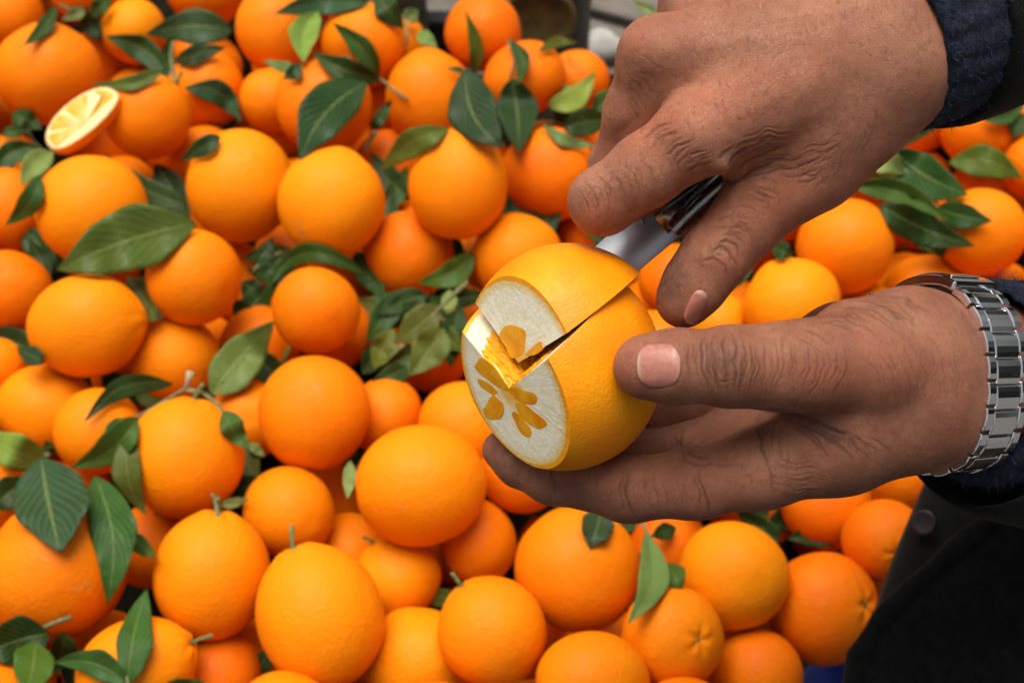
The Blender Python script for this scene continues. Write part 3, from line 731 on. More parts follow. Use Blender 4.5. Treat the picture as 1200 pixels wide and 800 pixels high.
# ================================================================ hands: one continuous skin grown from a distance field
def smin(a, b, k):
    h = np.maximum(k - np.abs(a - b), 0.0) / k
    return np.minimum(a, b) - h * h * k * .25
class Field:
    """distance field on a grid, camera axes, mm"""
    def __init__(self, lo, hi, h):
        self.lo = np.array(lo, float); self.h = h
        self.n = np.ceil((np.array(hi) - self.lo) / h).astype(int) + 1
    def blank(self): return np.full(self.n, 60.0, np.float32)
    def cone(self, D, a, b, k, flat=None):
        """a, b: (x, y, z, r) mm; flat: (direction, factor) squashes the section along a direction"""
        a = np.asarray(a, float); b = np.asarray(b, float); pad = k + 4
        lo = np.minimum(a[:3] - a[3], b[:3] - b[3]) - pad; hi = np.maximum(a[:3] + a[3], b[:3] + b[3]) + pad
        i0 = np.clip(np.floor((lo - self.lo) / self.h).astype(int), 0, self.n); i1 = np.clip(np.ceil((hi - self.lo) / self.h).astype(int) + 1, 0, self.n)
        if (i1 <= i0).any(): return D
        sl = tuple(slice(p, q) for p, q in zip(i0, i1))
        X = [(self.lo[c] + self.h * np.arange(i0[c], i1[c])).astype(np.float32) for c in range(3)]
        gx = X[0][:, None, None]; gy = X[1][None, :, None]; gz = X[2][None, None, :]
        ba = b[:3] - a[:3]; L2 = ba @ ba + 1e-9
        t = np.clip(((gx - a[0]) * ba[0] + (gy - a[1]) * ba[1] + (gz - a[2]) * ba[2]) / L2, 0, 1)
        dx = gx - a[0] - t * ba[0]; dy = gy - a[1] - t * ba[1]; dz = gz - a[2] - t * ba[2]
        q = dx * dx + dy * dy + dz * dz
        if flat is not None:
            nv = np.asarray(flat[0], float); nv /= np.linalg.norm(nv)
            c = dx * nv[0] + dy * nv[1] + dz * nv[2]
            q = q + c * c * (1 / flat[1] ** 2 - 1)
        d = np.sqrt(q) - (a[3] + t * (b[3] - a[3]))
        D[sl] = smin(D[sl], d.astype(np.float32), k)
        return D
    def chain(self, D, nodes, k, flat=None):
        for a, b in zip(nodes[:-1], nodes[1:]): self.cone(D, a, b, k, flat)
        return D
    def mesh(self, D):
        n = self.n; ins = D < 0
        c8 = [(i, j, k) for i in (0, 1) for j in (0, 1) for k in (0, 1)]
        cnt = np.zeros(n - 1, np.int8)
        for i, j, k in c8: cnt += ins[i:n[0] - 1 + i, j:n[1] - 1 + j, k:n[2] - 1 + k]
        act = (cnt > 0) & (cnt < 8)
        I = np.argwhere(act); idx = np.full(n - 1, -1, np.int64); idx[tuple(I.T)] = np.arange(len(I))
        S = np.zeros((len(I), 3)); C = np.zeros(len(I))
        val = {o: D[I[:, 0] + o[0], I[:, 1] + o[1], I[:, 2] + o[2]] for o in c8}
        for o in c8:
            for ax in range(3):
                if o[ax]: continue
                p = list(o); p[ax] = 1; p = tuple(p)
                a, b = val[o], val[p]; m = (a < 0) != (b < 0)
                t = a[m] / (a[m] - b[m]); pos = np.tile(np.array(o, float), (m.sum(), 1)); pos[:, ax] = t
                S[m] += pos; C[m] += 1
        V = self.lo + self.h * (I + S / C[:, None])
        Q = []
        for ax in range(3):
            u, v = [(1, 2), (2, 0), (0, 1)][ax]
            a = [slice(None)] * 3; b = [slice(None)] * 3
            a[ax] = slice(0, -1); b[ax] = slice(1, None)
            s = ins[tuple(a)] != ins[tuple(b)]
            E = np.argwhere(s); ok = (E[:, u] > 0) & (E[:, v] > 0) & (E[:, u] < n[u] - 1) & (E[:, v] < n[v] - 1); E = E[ok]
            flip = ins[tuple(a)][tuple(E.T)]
            def cell(du, dv):
                e = E.copy(); e[:, u] += du; e[:, v] += dv; return idx[tuple(e.T)]
            q = np.stack([cell(-1, -1), cell(0, -1), cell(0, 0), cell(-1, 0)], 1)
            q[~flip] = q[~flip][:, ::-1]
            Q.append(q)
        Q = np.concatenate(Q)
        V = relax(V, Q, (.5, -.52, .5, -.52, .5, -.5))          # takes out the stair steps of the grid
        return V, Q
def nodes(*pts): return [np.array([*cam_mm(x, y, d), r]) for x, y, d, r in pts]
def px_of(V):
    return np.stack([600 + FPX * V[:, 0] / V[:, 2], 400 + FPX * V[:, 1] / V[:, 2]], 1)
def mesh_from_quads(name, V, Q):
    me = bpy.data.meshes.new(name); me.vertices.add(len(V)); me.vertices.foreach_set('co', np.asarray(V, np.float32).ravel())
    me.loops.add(Q.size); me.loops.foreach_set('vertex_index', Q.ravel().astype(np.int32))
    me.polygons.add(len(Q)); me.polygons.foreach_set('loop_start', np.arange(0, Q.size, 4, dtype=np.int32)); me.polygons.foreach_set('loop_total', np.full(len(Q), 4, np.int32))
    me.update(calc_edges=True); me.validate(); return me
def relax(V, Q, lams):
    i_ = np.concatenate([Q[:, k] for k in range(4) for o in (1, 3)]); j_ = np.concatenate([Q[:, (k + o) % 4] for k in range(4) for o in (1, 3)])
    N = np.bincount(i_, minlength=len(V))
    for lam in lams:
        A = np.stack([np.bincount(i_, weights=V[j_, c], minlength=len(V)) for c in range(3)], 1)
        V = V + lam * (A / N[:, None] - V)
    return V
def refine(V, Q):
    """split every quad in four and relax"""
    n = len(V); E = np.sort(np.stack([Q, np.roll(Q, -1, 1)], 2).reshape(-1, 2), 1)
    key, inv = np.unique(E[:, 0] * n + E[:, 1], return_inverse=True); inv = inv.reshape(-1, 4)
    mid = (V[key // n] + V[key % n]) / 2; cen = V[Q].mean(1)
    c = n + len(key) + np.arange(len(Q)); e = n + inv
    Q2 = np.concatenate([np.stack([Q[:, k], e[:, k], c, e[:, (k - 1) % 4]], 1) for k in range(4)])
    return relax(np.concatenate([V, mid, cen]), Q2, (.5, .4, -.4)), Q2
def normals(V, Q):
    n = np.cross(V[Q[:, 2]] - V[Q[:, 0]], V[Q[:, 3]] - V[Q[:, 1]]); qf = Q.ravel()
    N = np.stack([np.bincount(qf, weights=np.repeat(n[:, c], 4), minlength=len(V)) for c in range(3)], 1)
    return N / (np.linalg.norm(N, axis=1, keepdims=True) + 1e-12)
def seg_dist(X, poly):
    """distance in px of points X to a polyline, and the position along it 0..1"""
    poly = np.asarray(poly, float); best = np.full(len(X), 1e9); pos = np.zeros(len(X)); n = len(poly) - 1
    for i in range(n):
        a, b = poly[i], poly[i + 1]; ba = b - a
        t = np.clip(((X - a) @ ba) / (ba @ ba + 1e-9), 0, 1); d = np.linalg.norm(X - a - t[:, None] * ba, axis=1)
        m = d < best; best[m] = d[m]; pos[m] = (i + t[m]) / n
    return best, pos
def vnoise(V, s, seed):
    """cheap smooth 3-D noise -1..1"""
    rs = np.random.RandomState(seed); out = np.zeros(len(V))
    for _ in range(7):
        k = rs.normal(size=3); k /= np.linalg.norm(k); out += np.sin(V @ k * (2 * math.pi / s) * rs.uniform(.7, 1.4) + rs.uniform(0, 6.3))
    return out / 3.2
def wrinkle(V, Q, creases, bumps, zfar=9e9):
    """creases: (polyline px, depth mm, half width px); bumps: (px, py, radius px, height mm[, stretch, angle]); camera-side skin only"""
    N = normals(V, Q); X = px_of(V)
    view = -V / np.linalg.norm(V, axis=1, keepdims=True)
    face = np.clip(((N * view).sum(1) - .02) / .25, 0, 1); face[V[:, 2] > zfar] = 0
    H = np.zeros(len(V)); cr = np.zeros(len(V))
    wob = np.stack([vnoise(V, 9, 1), vnoise(V, 9, 2)], 1) * 1.6 + np.stack([vnoise(V, 3, 3), vnoise(V, 3, 4)], 1) * .5
    for b in bumps:
        x, y, r, h = b[:4]; d = X - (x, y)
        if len(b) > 4:
            s, an = b[4], math.radians(b[5]); c, sn = math.cos(an), math.sin(an)
            d = np.stack([(d[:, 0] * c + d[:, 1] * sn) / s, -d[:, 0] * sn + d[:, 1] * c], 1)
        H += h * np.exp(-(d ** 2).sum(1) / (r * r)) * face
    for poly, dep, w in creases:
        w *= .80; dep *= .85
        poly = np.asarray(poly, float); lo = poly.min(0) - 6 * w - 6; hi = poly.max(0) + 6 * w + 6
        m = np.where((X > lo).all(1) & (X < hi).all(1) & (face > 0))[0]
        if not len(m): continue
        d, t = seg_dist(X[m] + wob[m], poly)
        fade = np.minimum(1, np.minimum(t, 1 - t) * 4 + .12) * face[m]
        e = np.exp(-(d / w) ** 2)
        H[m] += fade * dep * (-e * .8 + .16 * np.exp(-((d - 2.3 * w) / (1.2 * w)) ** 2))
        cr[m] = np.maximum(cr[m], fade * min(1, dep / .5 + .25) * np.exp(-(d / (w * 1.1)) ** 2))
    return V + N * H[:, None], cr, face
def attr(me, name, val):
    a = me.attributes.new(name, 'FLOAT', 'POINT'); a.data.foreach_set('value', np.asarray(val, np.float32))

def mat_skin():
    t = NT('skin'); v = t.coords('Object')
    A = {}
    for k in ('crease', 'red', 'dirt', 'pale'):
        a = t.node('Attribute'); a.attribute_name = k; A[k] = a.outputs['Fac']
    n1 = t.noise(v, 60, 4, .6); n2 = t.noise(v, 350, 3, .6); n3 = t.noise(v, 1100, 2, .5)
    base = t.mix(t.mrange(n1, .36, .64), (.330, .126, .070), (.44, .185, .108))
    base = t.mix(t.mrange(n2, .35, .75, 0, .35), base, (.27, .092, .048))
    base = t.mix(t.math('MULTIPLY', A['red'], .8), base, (.50, .150, .080))
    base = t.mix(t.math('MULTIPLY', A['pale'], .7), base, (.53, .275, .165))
    fleck = t.noise(v, 170, 2, .5)
    base = t.mix(t.mrange(fleck, .70, .78, 0, .4), base, (.24, .10, .06))
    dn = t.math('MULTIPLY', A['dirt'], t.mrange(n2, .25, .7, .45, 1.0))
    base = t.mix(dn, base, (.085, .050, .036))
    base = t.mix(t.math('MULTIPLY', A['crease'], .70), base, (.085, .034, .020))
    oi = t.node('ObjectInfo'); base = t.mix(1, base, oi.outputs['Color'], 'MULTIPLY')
    # fine skin: crossing furrows between small cells
    wv = t.node('VectorMath', operation='ADD'); t.link(v, wv.inputs[0])
    nz = t.node('TexNoise'); t.link(v, nz.inputs['Vector']); nz.inputs['Scale'].default_value = 260
    sc = t.node('VectorMath', operation='SCALE'); t.link(nz.outputs['Color'], sc.inputs[0]); sc.inputs['Scale'].default_value = .0016
    t.link(sc.outputs[0], wv.inputs[1]); vv = wv.outputs[0]
    c1 = t.voronoi(vv, 1250, 'DISTANCE_TO_EDGE')
    mp = t.node('Mapping'); t.link(vv, mp.inputs[0]); mp.inputs['Rotation'].default_value = (.6, .5, .9); mp.inputs['Scale'].default_value = (1, .35, .8)
    c3 = t.voronoi(mp.outputs[0], 1000, 'DISTANCE_TO_EDGE')
    mw = t.node('Mapping'); t.link(v, mw.inputs[0]); mw.inputs['Rotation'].default_value = (.3, .9, .4); mw.inputs['Scale'].default_value = (1, .42, .7)
    fl = t.noise(mw.outputs[0], 620, 3, .6, .4)
    base = t.mix(t.mrange(fl, .52, .70, 0, .45), base, (.17, .062, .034))
    furrow = t.math('MINIMUM', t.mrange(c1, 0, .10), t.mrange(c3, 0, .09))
    base = t.mix(t.mrange(furrow, 0, .8, .20, 0), base, (.22, .10, .068))
    b = t.bump(t.math('ADD', furrow, t.math('ADD', t.math('MULTIPLY', n3, .5), t.math('SUBTRACT', t.math('MULTIPLY', n2, 1.6), t.math('MULTIPLY', fl, 1.6)))), .55, .00034)
    return t.out(base, t.mrange(n2, .3, .7, .42, .58), b, Specular_IOR_Level=.26,
                 Subsurface_Weight=.12, Subsurface_Radius=(.004, .0015, .0008), Subsurface_Scale=.5)
def mat_nail():
    t = NT('fingernail'); uv = t.coords('UV'); sp = t.node('SeparateXYZ'); t.link(uv, sp.inputs[0])
    v = t.coords('Object'); n = t.noise(v, 500, 3, .5)
    c = t.mix(t.mrange(n, .3, .7), (.40, .150, .108), (.46, .19, .14))
    c = t.mix(t.mrange(sp.outputs[0], .86, .97), c, (.50, .32, .22))                 # free edge
    c = t.mix(t.mrange(sp.outputs[0], .16, .04), c, (.46, .25, .19))
    lines = t.noise(t.coords('UV', (1.5, 60, 1)), 1.0, 2, .5)
    edge = t.math('ABSOLUTE', t.math('SUBTRACT', sp.outputs[1], .5))
    c = t.mix(t.mrange(edge, .40, .5, 0, .85), c, (.18, .08, .05))
    return t.out(c, .20, t.bump(lines, .3, .0004), Specular_IOR_Level=.45, Subsurface_Weight=.1, Subsurface_Radius=(.003, .001, .0006))
M['skin'] = mat_skin(); M['nail'] = mat_nail()

from mathutils.bvhtree import BVHTree
def build_hand(fld, palm_fn, fingers, kf, creases, bumps, paint, zfar, label, parent, extra=None):
    D = fld.blank(); palm_fn(D)
    R_ = D.copy()
    for fi in fingers:
        E = fld.blank(); fld.chain(E, fi, 5.0)
        R_ = np.minimum(R_, smin(D, E, kf))
    if extra: R_ = extra(R_)
    V, Q = fld.mesh(R_)
    V, Q = refine(V, Q)
    V, cr, face = wrinkle(V, Q, creases, bumps, zfar)
    X = px_of(V)
    me = mesh_from_quads('hand', to_world(V) - np.array(parent.location), Q)
    o = link('hand', me, M['skin'], parent)
    attr(me, 'crease', cr)
    for key in ('red', 'dirt', 'pale'):
        a = np.zeros(len(V))
        for x, y, rx, ry, an, s in paint.get(key, ()):
            d = X - (x, y); c, sn = math.cos(math.radians(an)), math.sin(math.radians(an))
            a = np.maximum(a, s * np.exp(-(((d[:, 0] * c + d[:, 1] * sn) / rx) ** 2 + ((-d[:, 0] * sn + d[:, 1] * c) / ry) ** 2)))
        attr(me, key, a)
    o['label'] = label
    return o, V, Q
def nail(hand, V, Q, parent, c_px, along, wide, shape=2.6, camber=.0042, label=None):
    """plate on the skin: centre px, half length vector px, half width vector px; it follows the skin below and arches over it"""
    near = (np.abs(px_of(V) - c_px) < 60).all(1); qs = Q[near[Q].all(1)]; use, iv = np.unique(qs, return_inverse=True)
    bv = BVHTree.FromPolygons(V[use].tolist(), iv.reshape(-1, 4).tolist())
    n1, n2 = 18, 15; pts = []; uv = []
    for i in range(n1):
        for j in range(n2):
            a = -1 + 2 * i / (n1 - 1); b = -1 + 2 * j / (n2 - 1)
            k = 1.0                                            # square to rounded rectangle
            q = (abs(a) ** shape + abs(b) ** shape) ** (1 / shape); m = max(abs(a), abs(b))
            if q > 1e-6: k = m / q
            a2, b2 = a * k, b * k
            px = np.array(c_px) + a2 * np.array(along) + b2 * np.array(wide)
            ray = cam_mm(px[0], px[1], 1.0); ray /= np.linalg.norm(ray)
            hit = bv.ray_cast(Vector(ray * 300), Vector(ray))
            pts.append((np.array(hit[0]) if hit[0] is not None else None, a2, b2)); uv.append(((a2 + 1) / 2, (b2 + 1) / 2, ray))
    zs = [p[0][2] for p in pts if p[0] is not None]; W = []
    # smooth quadratic fit through the hits keeps the plate even
    A = np.array([[1, a, b, a * a, a * b, b * b] for p, a, b in pts if p is not None]); B = np.array([np.linalg.norm(p) for p, a, b in pts if p is not None])
    co = np.linalg.lstsq(A, B, rcond=None)[0]
    for (p, a, b), (_, _, ray) in zip(pts, uv):
        dist = co @ np.array([1, a, b, a * a, a * b, b * b]) - (.30 + .55 * (1 - b * b)) + .9 * max(0, max(abs(b), -a) - .72) / .28
        W.append(ray * dist)
    Fc = [(i * n2 + j, i * n2 + j + 1, (i + 1) * n2 + j + 1, (i + 1) * n2 + j) for i in range(n1 - 1) for j in range(n2 - 1)]
    me = bpy.data.meshes.new('fingernail'); me.from_pydata([tuple(v) for v in (to_world(W) - np.array(parent.location))], [], Fc)
    ul = me.uv_layers.new(name='UVMap')
    for lp in me.loops: ul.data[lp.index].uv = uv[lp.vertex_index][:2]
    o = link('fingernail', me, M['nail'], hand)
    m = o.modifiers.new('thickness', 'SOLIDIFY'); m.thickness = .0006; m.offset = -1
    subsurf(o, 1)
    if label: o['label'] = label
    return o

person = empty('person', tuple(P(1080, 420, .55)))
tag(person, 'person in a black coat slicing a held orange with a knife', 'person')

# ---- the hand that holds the fruit: thumb on top, fingers cradling from below
LF = Field(cam_mm(545, 320, .44) * (1, 1, 0) + (-8, -6, 436), cam_mm(1290, 640, .55) * (1, 1, 0) + (6, 6, 632), 1.0)
def palm_left(D):
    c = LF.chain
    c(D, nodes((862, 428, .462, 12.2), (948, 428, .469, 14.0), (1010, 424, .481, 18.5), (1075, 435, .496, 22)), 9)            # thumb side
    c(D, nodes((1000, 404, .492, 15), (1060, 396, .498, 14), (1100, 408, .505, 14)), 12)                                    # ball of the thumb
    c(D, nodes((892, 549, .492, 14.2), (985, 517, .494, 18), (1085, 478, .503, 21.5)), 10)                                    # index metacarpal
    c(D, nodes((880, 512, .516, 14), (1080, 470, .525, 20)), 12)
    c(D, nodes((872, 470, .535, 14), (1080, 440, .535, 20)), 12)
    c(D, nodes((900, 440, .548, 13), (985, 405, .540, 15), (1080, 422, .535, 18)), 12)                                      # heel of the hand
    c(D, nodes((955, 500, .486, 9), (1000, 490, .488, 14)), 12)                                                             # web
    ax = cam_mm(1100, 443, .505); d = np.array([.80, .0, .60])
    for off, r in ((-11, 18.5), (11, 18.5)):
        a = ax + (0, off, 0) - d * 14; b = ax + (0, off, 0) + d * 70
        LF.cone(D, np.array([*a, r]), np.array([*b, r]), 14)
thumb_l = nodes((757, 430, .4620, 11.4), (792, 429, .4600, 12.2), (852, 430, .4615, 12.7), (905, 431, .4655, 13.2), (955, 429, .471, 14.5))
index_l = nodes((588, 527, .5300, 7.8), (610, 541, .5270, 9.4), (648, 557, .5200, 10.6), (736, 573, .5040, 11.9), (815, 566, .4950, 12.6), (893, 549, .492, 14))
mid_l = nodes((612, 470, .560, 8), (680, 512, .553, 10.5), (765, 540, .536, 11.5), (880, 512, .516, 13))
ring_l = nodes((625, 425, .572, 8), (690, 460, .570, 10), (780, 490, .555, 11), (872, 470, .535, 13))
small_l = nodes((690, 400, .572, 7.5), (740, 425, .572, 8.5), (820, 455, .562, 10), (900, 440, .548, 12))
def fan(p, q, n, dep, w, seed, gap=.25):
    """n fine uneven lines between two polylines"""
    rs = random.Random(seed); p = np.asarray(p, float); q = np.asarray(q, float); out = []
    for i in range(n):
        u = (i + rs.uniform(-.3, .3)) / max(1, n - 1); ln = p * (1 - u) + q * u
        t = np.linspace(0, 1, 9); k = np.linspace(0, 1, len(ln)); L_ = np.stack([np.interp(t, k, ln[:, c]) for c in (0, 1)], 1)
        L_ += np.cumsum(np.random.RandomState(seed * 31 + i).normal(0, .55, L_.shape), 0)
        a = rs.uniform(0, gap); b = 1 - rs.uniform(0, gap); m = (t >= a) & (t <= b)
        if m.sum() > 2: out.append((L_[m].tolist(), dep * rs.uniform(.5, 1.2), w * rs.uniform(.8, 1.15)))
    return out
CR_L = fan([(812, 392), (808, 420), (814, 466)], [(884, 388), (890, 430), (878, 474)], 13, .42, 1.3, 1) + fan([(900, 390), (905, 430), (892, 474)], [(985, 392), (990, 430), (965, 480)], 12, .26, 1.3, 2) \
    + fan([(940, 380), (975, 378), (1010, 390)], [(1010, 345), (1055, 352), (1090, 380)], 9, .24, 1.4, 3) + fan([(905, 486), (945, 505), (975, 535)], [(1000, 500), (1035, 520), (1060, 540)], 11, .3, 1.4, 4, .4) \
    + fan([(898, 535), (930, 545), (970, 545)], [(905, 592), (935, 594), (975, 578)], 10, .26, 1.2, 5) + fan([(655, 545), (660, 580), (668, 598)], [(725, 548), (724, 580), (728, 606)], 6, .15, 1.2, 6) \
    + fan([(745, 548), (748, 580), (752, 608)], [(812, 548), (818, 580), (826, 608)], 7, .18, 1.2, 7) + fan([(1000, 400), (1030, 440), (1035, 490)], [(1110, 380), (1125, 440), (1115, 500)], 12, .12, 1.3, 8) \
    + fan([(895, 480), (893, 510), (896, 545)], [(925, 500), (922, 530), (925, 560)], 5, .25, 1.3, 9) + [
    # furrows over the thumb joint
    ([(826, 394), (822, 412), (824, 436), (832, 462)], .55, 1.6), ([(836, 391), (834, 410), (838, 436), (843, 464)], .6, 1.7), ([(847, 391), (848, 408), (850, 432), (853, 466)], .65, 1.8),
    ([(858, 392), (862, 410), (862, 436), (860, 464)], .6, 1.7), ([(869, 393), (873, 414), (871, 440), (866, 466)], .5, 1.6), ([(879, 398), (882, 418), (880, 440)], .35, 1.5),
    ([(841, 420), (852, 424), (866, 418)], .3, 1.3), ([(838, 444), (850, 448), (864, 444)], .3, 1.3),
    ([(815, 400), (813, 416), (816, 430)], .25, 1.4), ([(893, 394), (897, 416), (896, 440), (890, 462)], .25, 1.4), ([(908, 396), (912, 420), (908, 446)], .22, 1.4), ([(926, 398), (930, 424), (924, 452)], .2, 1.5),
    # deep fold between thumb and palm
    ([(888, 479), (915, 482), (945, 490), (975, 503), (1000, 512)], .9, 3.0), ([(905, 486), (935, 497), (965, 512), (985, 525)], .45, 1.8), ([(918, 492), (945, 510), (968, 530)], .35, 1.6),
    ([(930, 492), (958, 516), (978, 540)], .3, 1.5), ([(950, 494), (980, 518), (1000, 540)], .3, 1.5), ([(975, 498), (1000, 520), (1018, 538)], .25, 1.5),
    # palm line and finger joints
    ([(889, 482), (888, 505), (892, 524), (898, 545)], .5, 2.0), ([(896, 530), (903, 552), (905, 580)], .3, 1.6), ([(818, 548), (822, 568), (830, 590), (832, 606)], .45, 1.8), ([(812, 552), (818, 574), (822, 596)], .3, 1.5),
    ([(736, 548), (733, 570), (738, 592), (744, 606)], .5, 2.0), ([(729, 552), (726, 574), (731, 598)], .3, 1.5), ([(645, 545), (650, 562), (648, 580)], .35, 1.6),
    ([(800, 500), (796, 520), (802, 538)], .35, 2.0), ([(782, 508), (806, 530), (836, 540)], .4, 2.0), ([(790, 536), (826, 546), (870, 546)], .25, 1.8),
    # cross lines on the side of the index knuckle
    ([(900, 556), (930, 562), (960, 566)], .22, 1.3), ([(902, 566), (935, 573), (965, 575)], .2, 1.3), ([(905, 540), (935, 548), (965, 550)], .2, 1.3), ([(906, 576), (935, 582), (955, 583)], .2, 1.3),
    # ball of the thumb
    ([(955, 368), (985, 372), (1015, 384), (1035, 398)], .22, 1.6), ([(965, 358), (1000, 362), (1034, 376), (1055, 394)], .22, 1.6), ([(990, 350), (1022, 354), (1054, 368), (1074, 386)], .2, 1.6),
    ([(936, 384), (958, 392), (975, 402)], .2, 1.4), ([(930, 396), (950, 404), (970, 416)], .2, 1.4), ([(1030, 345), (1062, 352), (1088, 368)], .2, 1.6),
]
BM_L = [(850, 430, 22, .35), (940, 520, 26, -1.0), (1075, 470, 34, .6, 2.2, -18), (790, 498, 22, -1.2)]
# flesh swells round the nail
NAILC = (772, 428)
for an in range(110, 251, 14):
    a = math.radians(an); BM_L.append((NAILC[0] - 30 * math.cos(a) * 1.0, NAILC[1] + 31 * math.sin(a), 7, .30))
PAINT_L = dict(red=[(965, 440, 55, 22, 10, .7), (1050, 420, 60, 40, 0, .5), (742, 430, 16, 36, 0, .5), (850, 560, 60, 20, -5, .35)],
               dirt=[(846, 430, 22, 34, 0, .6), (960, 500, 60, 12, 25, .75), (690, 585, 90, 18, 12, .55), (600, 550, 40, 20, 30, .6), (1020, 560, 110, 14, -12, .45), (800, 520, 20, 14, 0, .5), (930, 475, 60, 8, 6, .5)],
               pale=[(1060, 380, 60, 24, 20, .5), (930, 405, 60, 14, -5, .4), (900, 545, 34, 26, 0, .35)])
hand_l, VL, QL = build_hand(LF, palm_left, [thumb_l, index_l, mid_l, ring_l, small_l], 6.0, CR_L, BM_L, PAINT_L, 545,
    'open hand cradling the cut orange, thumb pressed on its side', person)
hand_l.color = (.80, .77, .77, 1); nail(hand_l, VL, QL, person, NAILC, (-25.5, 0), (0, 26), 2.5, label='broad pink thumbnail')  # same skin tinted darker: some dirt, and shade put into the colour

# ---- the hand that holds the knife: back of the hand up, thumb below
RF = Field(cam_mm(640, -110, .46) * (1, 1, 0) + (-4, -4, 440), cam_mm(1230, 410, .52) * (1, 1, 0) + (6, 6, 612), 1.0)
def palm_right(D):
    c = RF.chain
    c(D, nodes((815, 160, .4710, 13.2), (905, 112, .4720, 16), (1010, 66, .4800, 21)), 13)
    c(D, nodes((771, 66, .4790, 13.2), (890, 45, .4770, 16), (1010, 35, .4810, 21)), 13)
    c(D, nodes((818, 5, .4970, 13), (1010, 12, .4920, 19)), 13)
    c(D, nodes((880, -40, .5200, 12.5), (1015, -12, .5060, 17)), 13)
    c(D, nodes((1000, 150, .4880, 17), (950, 190, .4880, 16), (905, 222, .4880, 14.2)), 12)
    c(D, nodes((890, 168, .4890, 13), (945, 135, .4860, 18), (1010, 100, .4860, 21)), 13)
    c(D, nodes((1000, 70, .5050, 22), (900, 100, .5050, 16)), 12)
    ax = cam_mm(1068, 42, .4900); d = np.array([.76, -.38, .53]); s = np.array([.45, .89, 0])
    for off, r in ((-11, 19.0), (10, 19.0)):
        RF.cone(D, np.array([*(ax + s * off - d * 12), r]), np.array([*(ax + s * off + d * 40), r - 2]), 14)
thumb_r = nodes((801, 352, .4925, 10.2), (815, 332, .4915, 11.2), (838, 300, .4900, 11.9), (872, 262, .4890, 12.6), (908, 222, .4880, 14))
index_r = nodes((832, 190, .5300, 9), (776, 212, .5200, 10.2), (706, 236, .4850, 11.6), (758, 199, .4770, 12.6), (815, 160, .4710, 13.4))
mid_r = nodes((850, 225, .5450, 9), (800, 245, .5400, 10), (726, 196, .5080, 11), (748, 130, .4920, 11.8), (771, 66, .4790, 13.2))
ring_r = nodes((885, 190, .5720, 9), (835, 200, .5720, 10), (765, 130, .5450, 11), (818, 5, .4970, 12.8))
small_r = nodes((920, 140, .5950, 8), (880, 140, .5950, 9), (822, 60, .5700, 10), (880, -40, .5200, 12))
CR_R = fan([(820, 310), (838, 298), (856, 306)], [(850, 270), (866, 262), (886, 272)], 8, .4, 1.3, 11) + fan([(838, 262), (858, 252), (886, 258)], [(872, 214), (896, 210), (930, 230)], 9, .26, 1.3, 12) \
    + fan([(868, 208), (900, 196), (930, 196)], [(862, 168), (900, 150), (945, 150)], 10, .34, 1.4, 13) + fan([(925, 205), (955, 205), (985, 190)], [(930, 170), (965, 165), (1000, 150)], 8, .26, 1.3, 14) \
    + fan([(745, 172), (766, 148), (795, 140)], [(806, 208), (822, 190), (848, 180)], 11, .28, 1.4, 15) + fan([(672, 228), (688, 232), (692, 256)], [(724, 196), (734, 212), (738, 238)], 7, .24, 1.3, 16) \
    + fan([(738, 186), (752, 204), (758, 232)], [(776, 168), (792, 190), (800, 216)], 5, .12, 1.3, 17) + fan([(728, 110), (742, 118), (756, 140)], [(742, 60), (762, 72), (790, 100)], 7, .16, 1.4, 18) \
    + fan([(880, 150), (930, 120), (990, 110)], [(860, 60), (930, 40), (1000, 40)], 14, .08, 1.3, 19, .5) + fan([(940, 240), (960, 215), (970, 190)], [(1000, 200), (1020, 160), (1030, 120)], 9, .12, 1.3, 20) + [
    # fold between thumb and index
    ([(836, 218), (846, 212), (858, 214), (872, 206), (900, 192), (925, 182)], 1.0, 3.0), ([(862, 200), (878, 190), (900, 178), (925, 172)], .5, 2.0), ([(868, 212), (892, 204), (920, 196)], .4, 1.8),
    ([(840, 188), (848, 180), (862, 172)], .35, 1.8), ([(850, 192), (862, 182), (880, 172)], .4, 1.8), ([(858, 178), (880, 166), (905, 160)], .3, 1.7),
    ([(905, 196), (925, 198), (948, 192), (965, 182)], .4, 1.8), ([(900, 186), (925, 188), (945, 180)], .35, 1.6), ([(915, 206), (938, 208), (958, 200)], .35, 1.6), ([(930, 216), (948, 214), (962, 206)], .3, 1.6),
    # thumb joint
    ([(838, 288), (850, 282), (862, 290), (868, 302)], .55, 1.8), ([(828, 296), (842, 290), (856, 298), (864, 312)], .5, 1.7), ([(846, 276), (860, 276), (872, 286)], .4, 1.7), ([(822, 306), (836, 302), (848, 312), (852, 326)], .4, 1.6), ([(856, 268), (870, 266), (882, 272)], .3, 1.6),
    ([(840, 258), (858, 254), (880, 258)], .25, 1.4), ([(846, 246), (866, 242), (890, 248)], .25, 1.4), ([(856, 234), (876, 230), (902, 238)], .25, 1.4), ([(870, 222), (890, 220), (915, 228)], .25, 1.4),
    ([(826, 268), (842, 266), (860, 268)], .2, 1.4),
    # index knuckle and finger
    ([(752, 166), (766, 152), (786, 146)], .35, 1.8), ([(760, 176), (778, 160), (800, 154)], .3, 1.7), ([(776, 186), (794, 170), (816, 164)], .3, 1.7), ([(790, 196), (806, 182), (828, 176)], .3, 1.7), ([(806, 204), (820, 194), (838, 190)], .3, 1.7),
    ([(684, 212), (694, 222), (700, 236), (700, 252)], .28, 1.6), ([(696, 204), (708, 216), (714, 234), (714, 254)], .25, 1.6), ([(676, 222), (686, 232), (690, 246)], .25, 1.6), ([(714, 198), (726, 212), (732, 232)], .18, 1.5), ([(728, 190), (742, 206), (750, 228)], .18, 1.5), ([(746, 180), (760, 196), (770, 220)], .15, 1.5),
    ([(735, 118), (742, 128), (748, 142)], .2, 1.6),
]
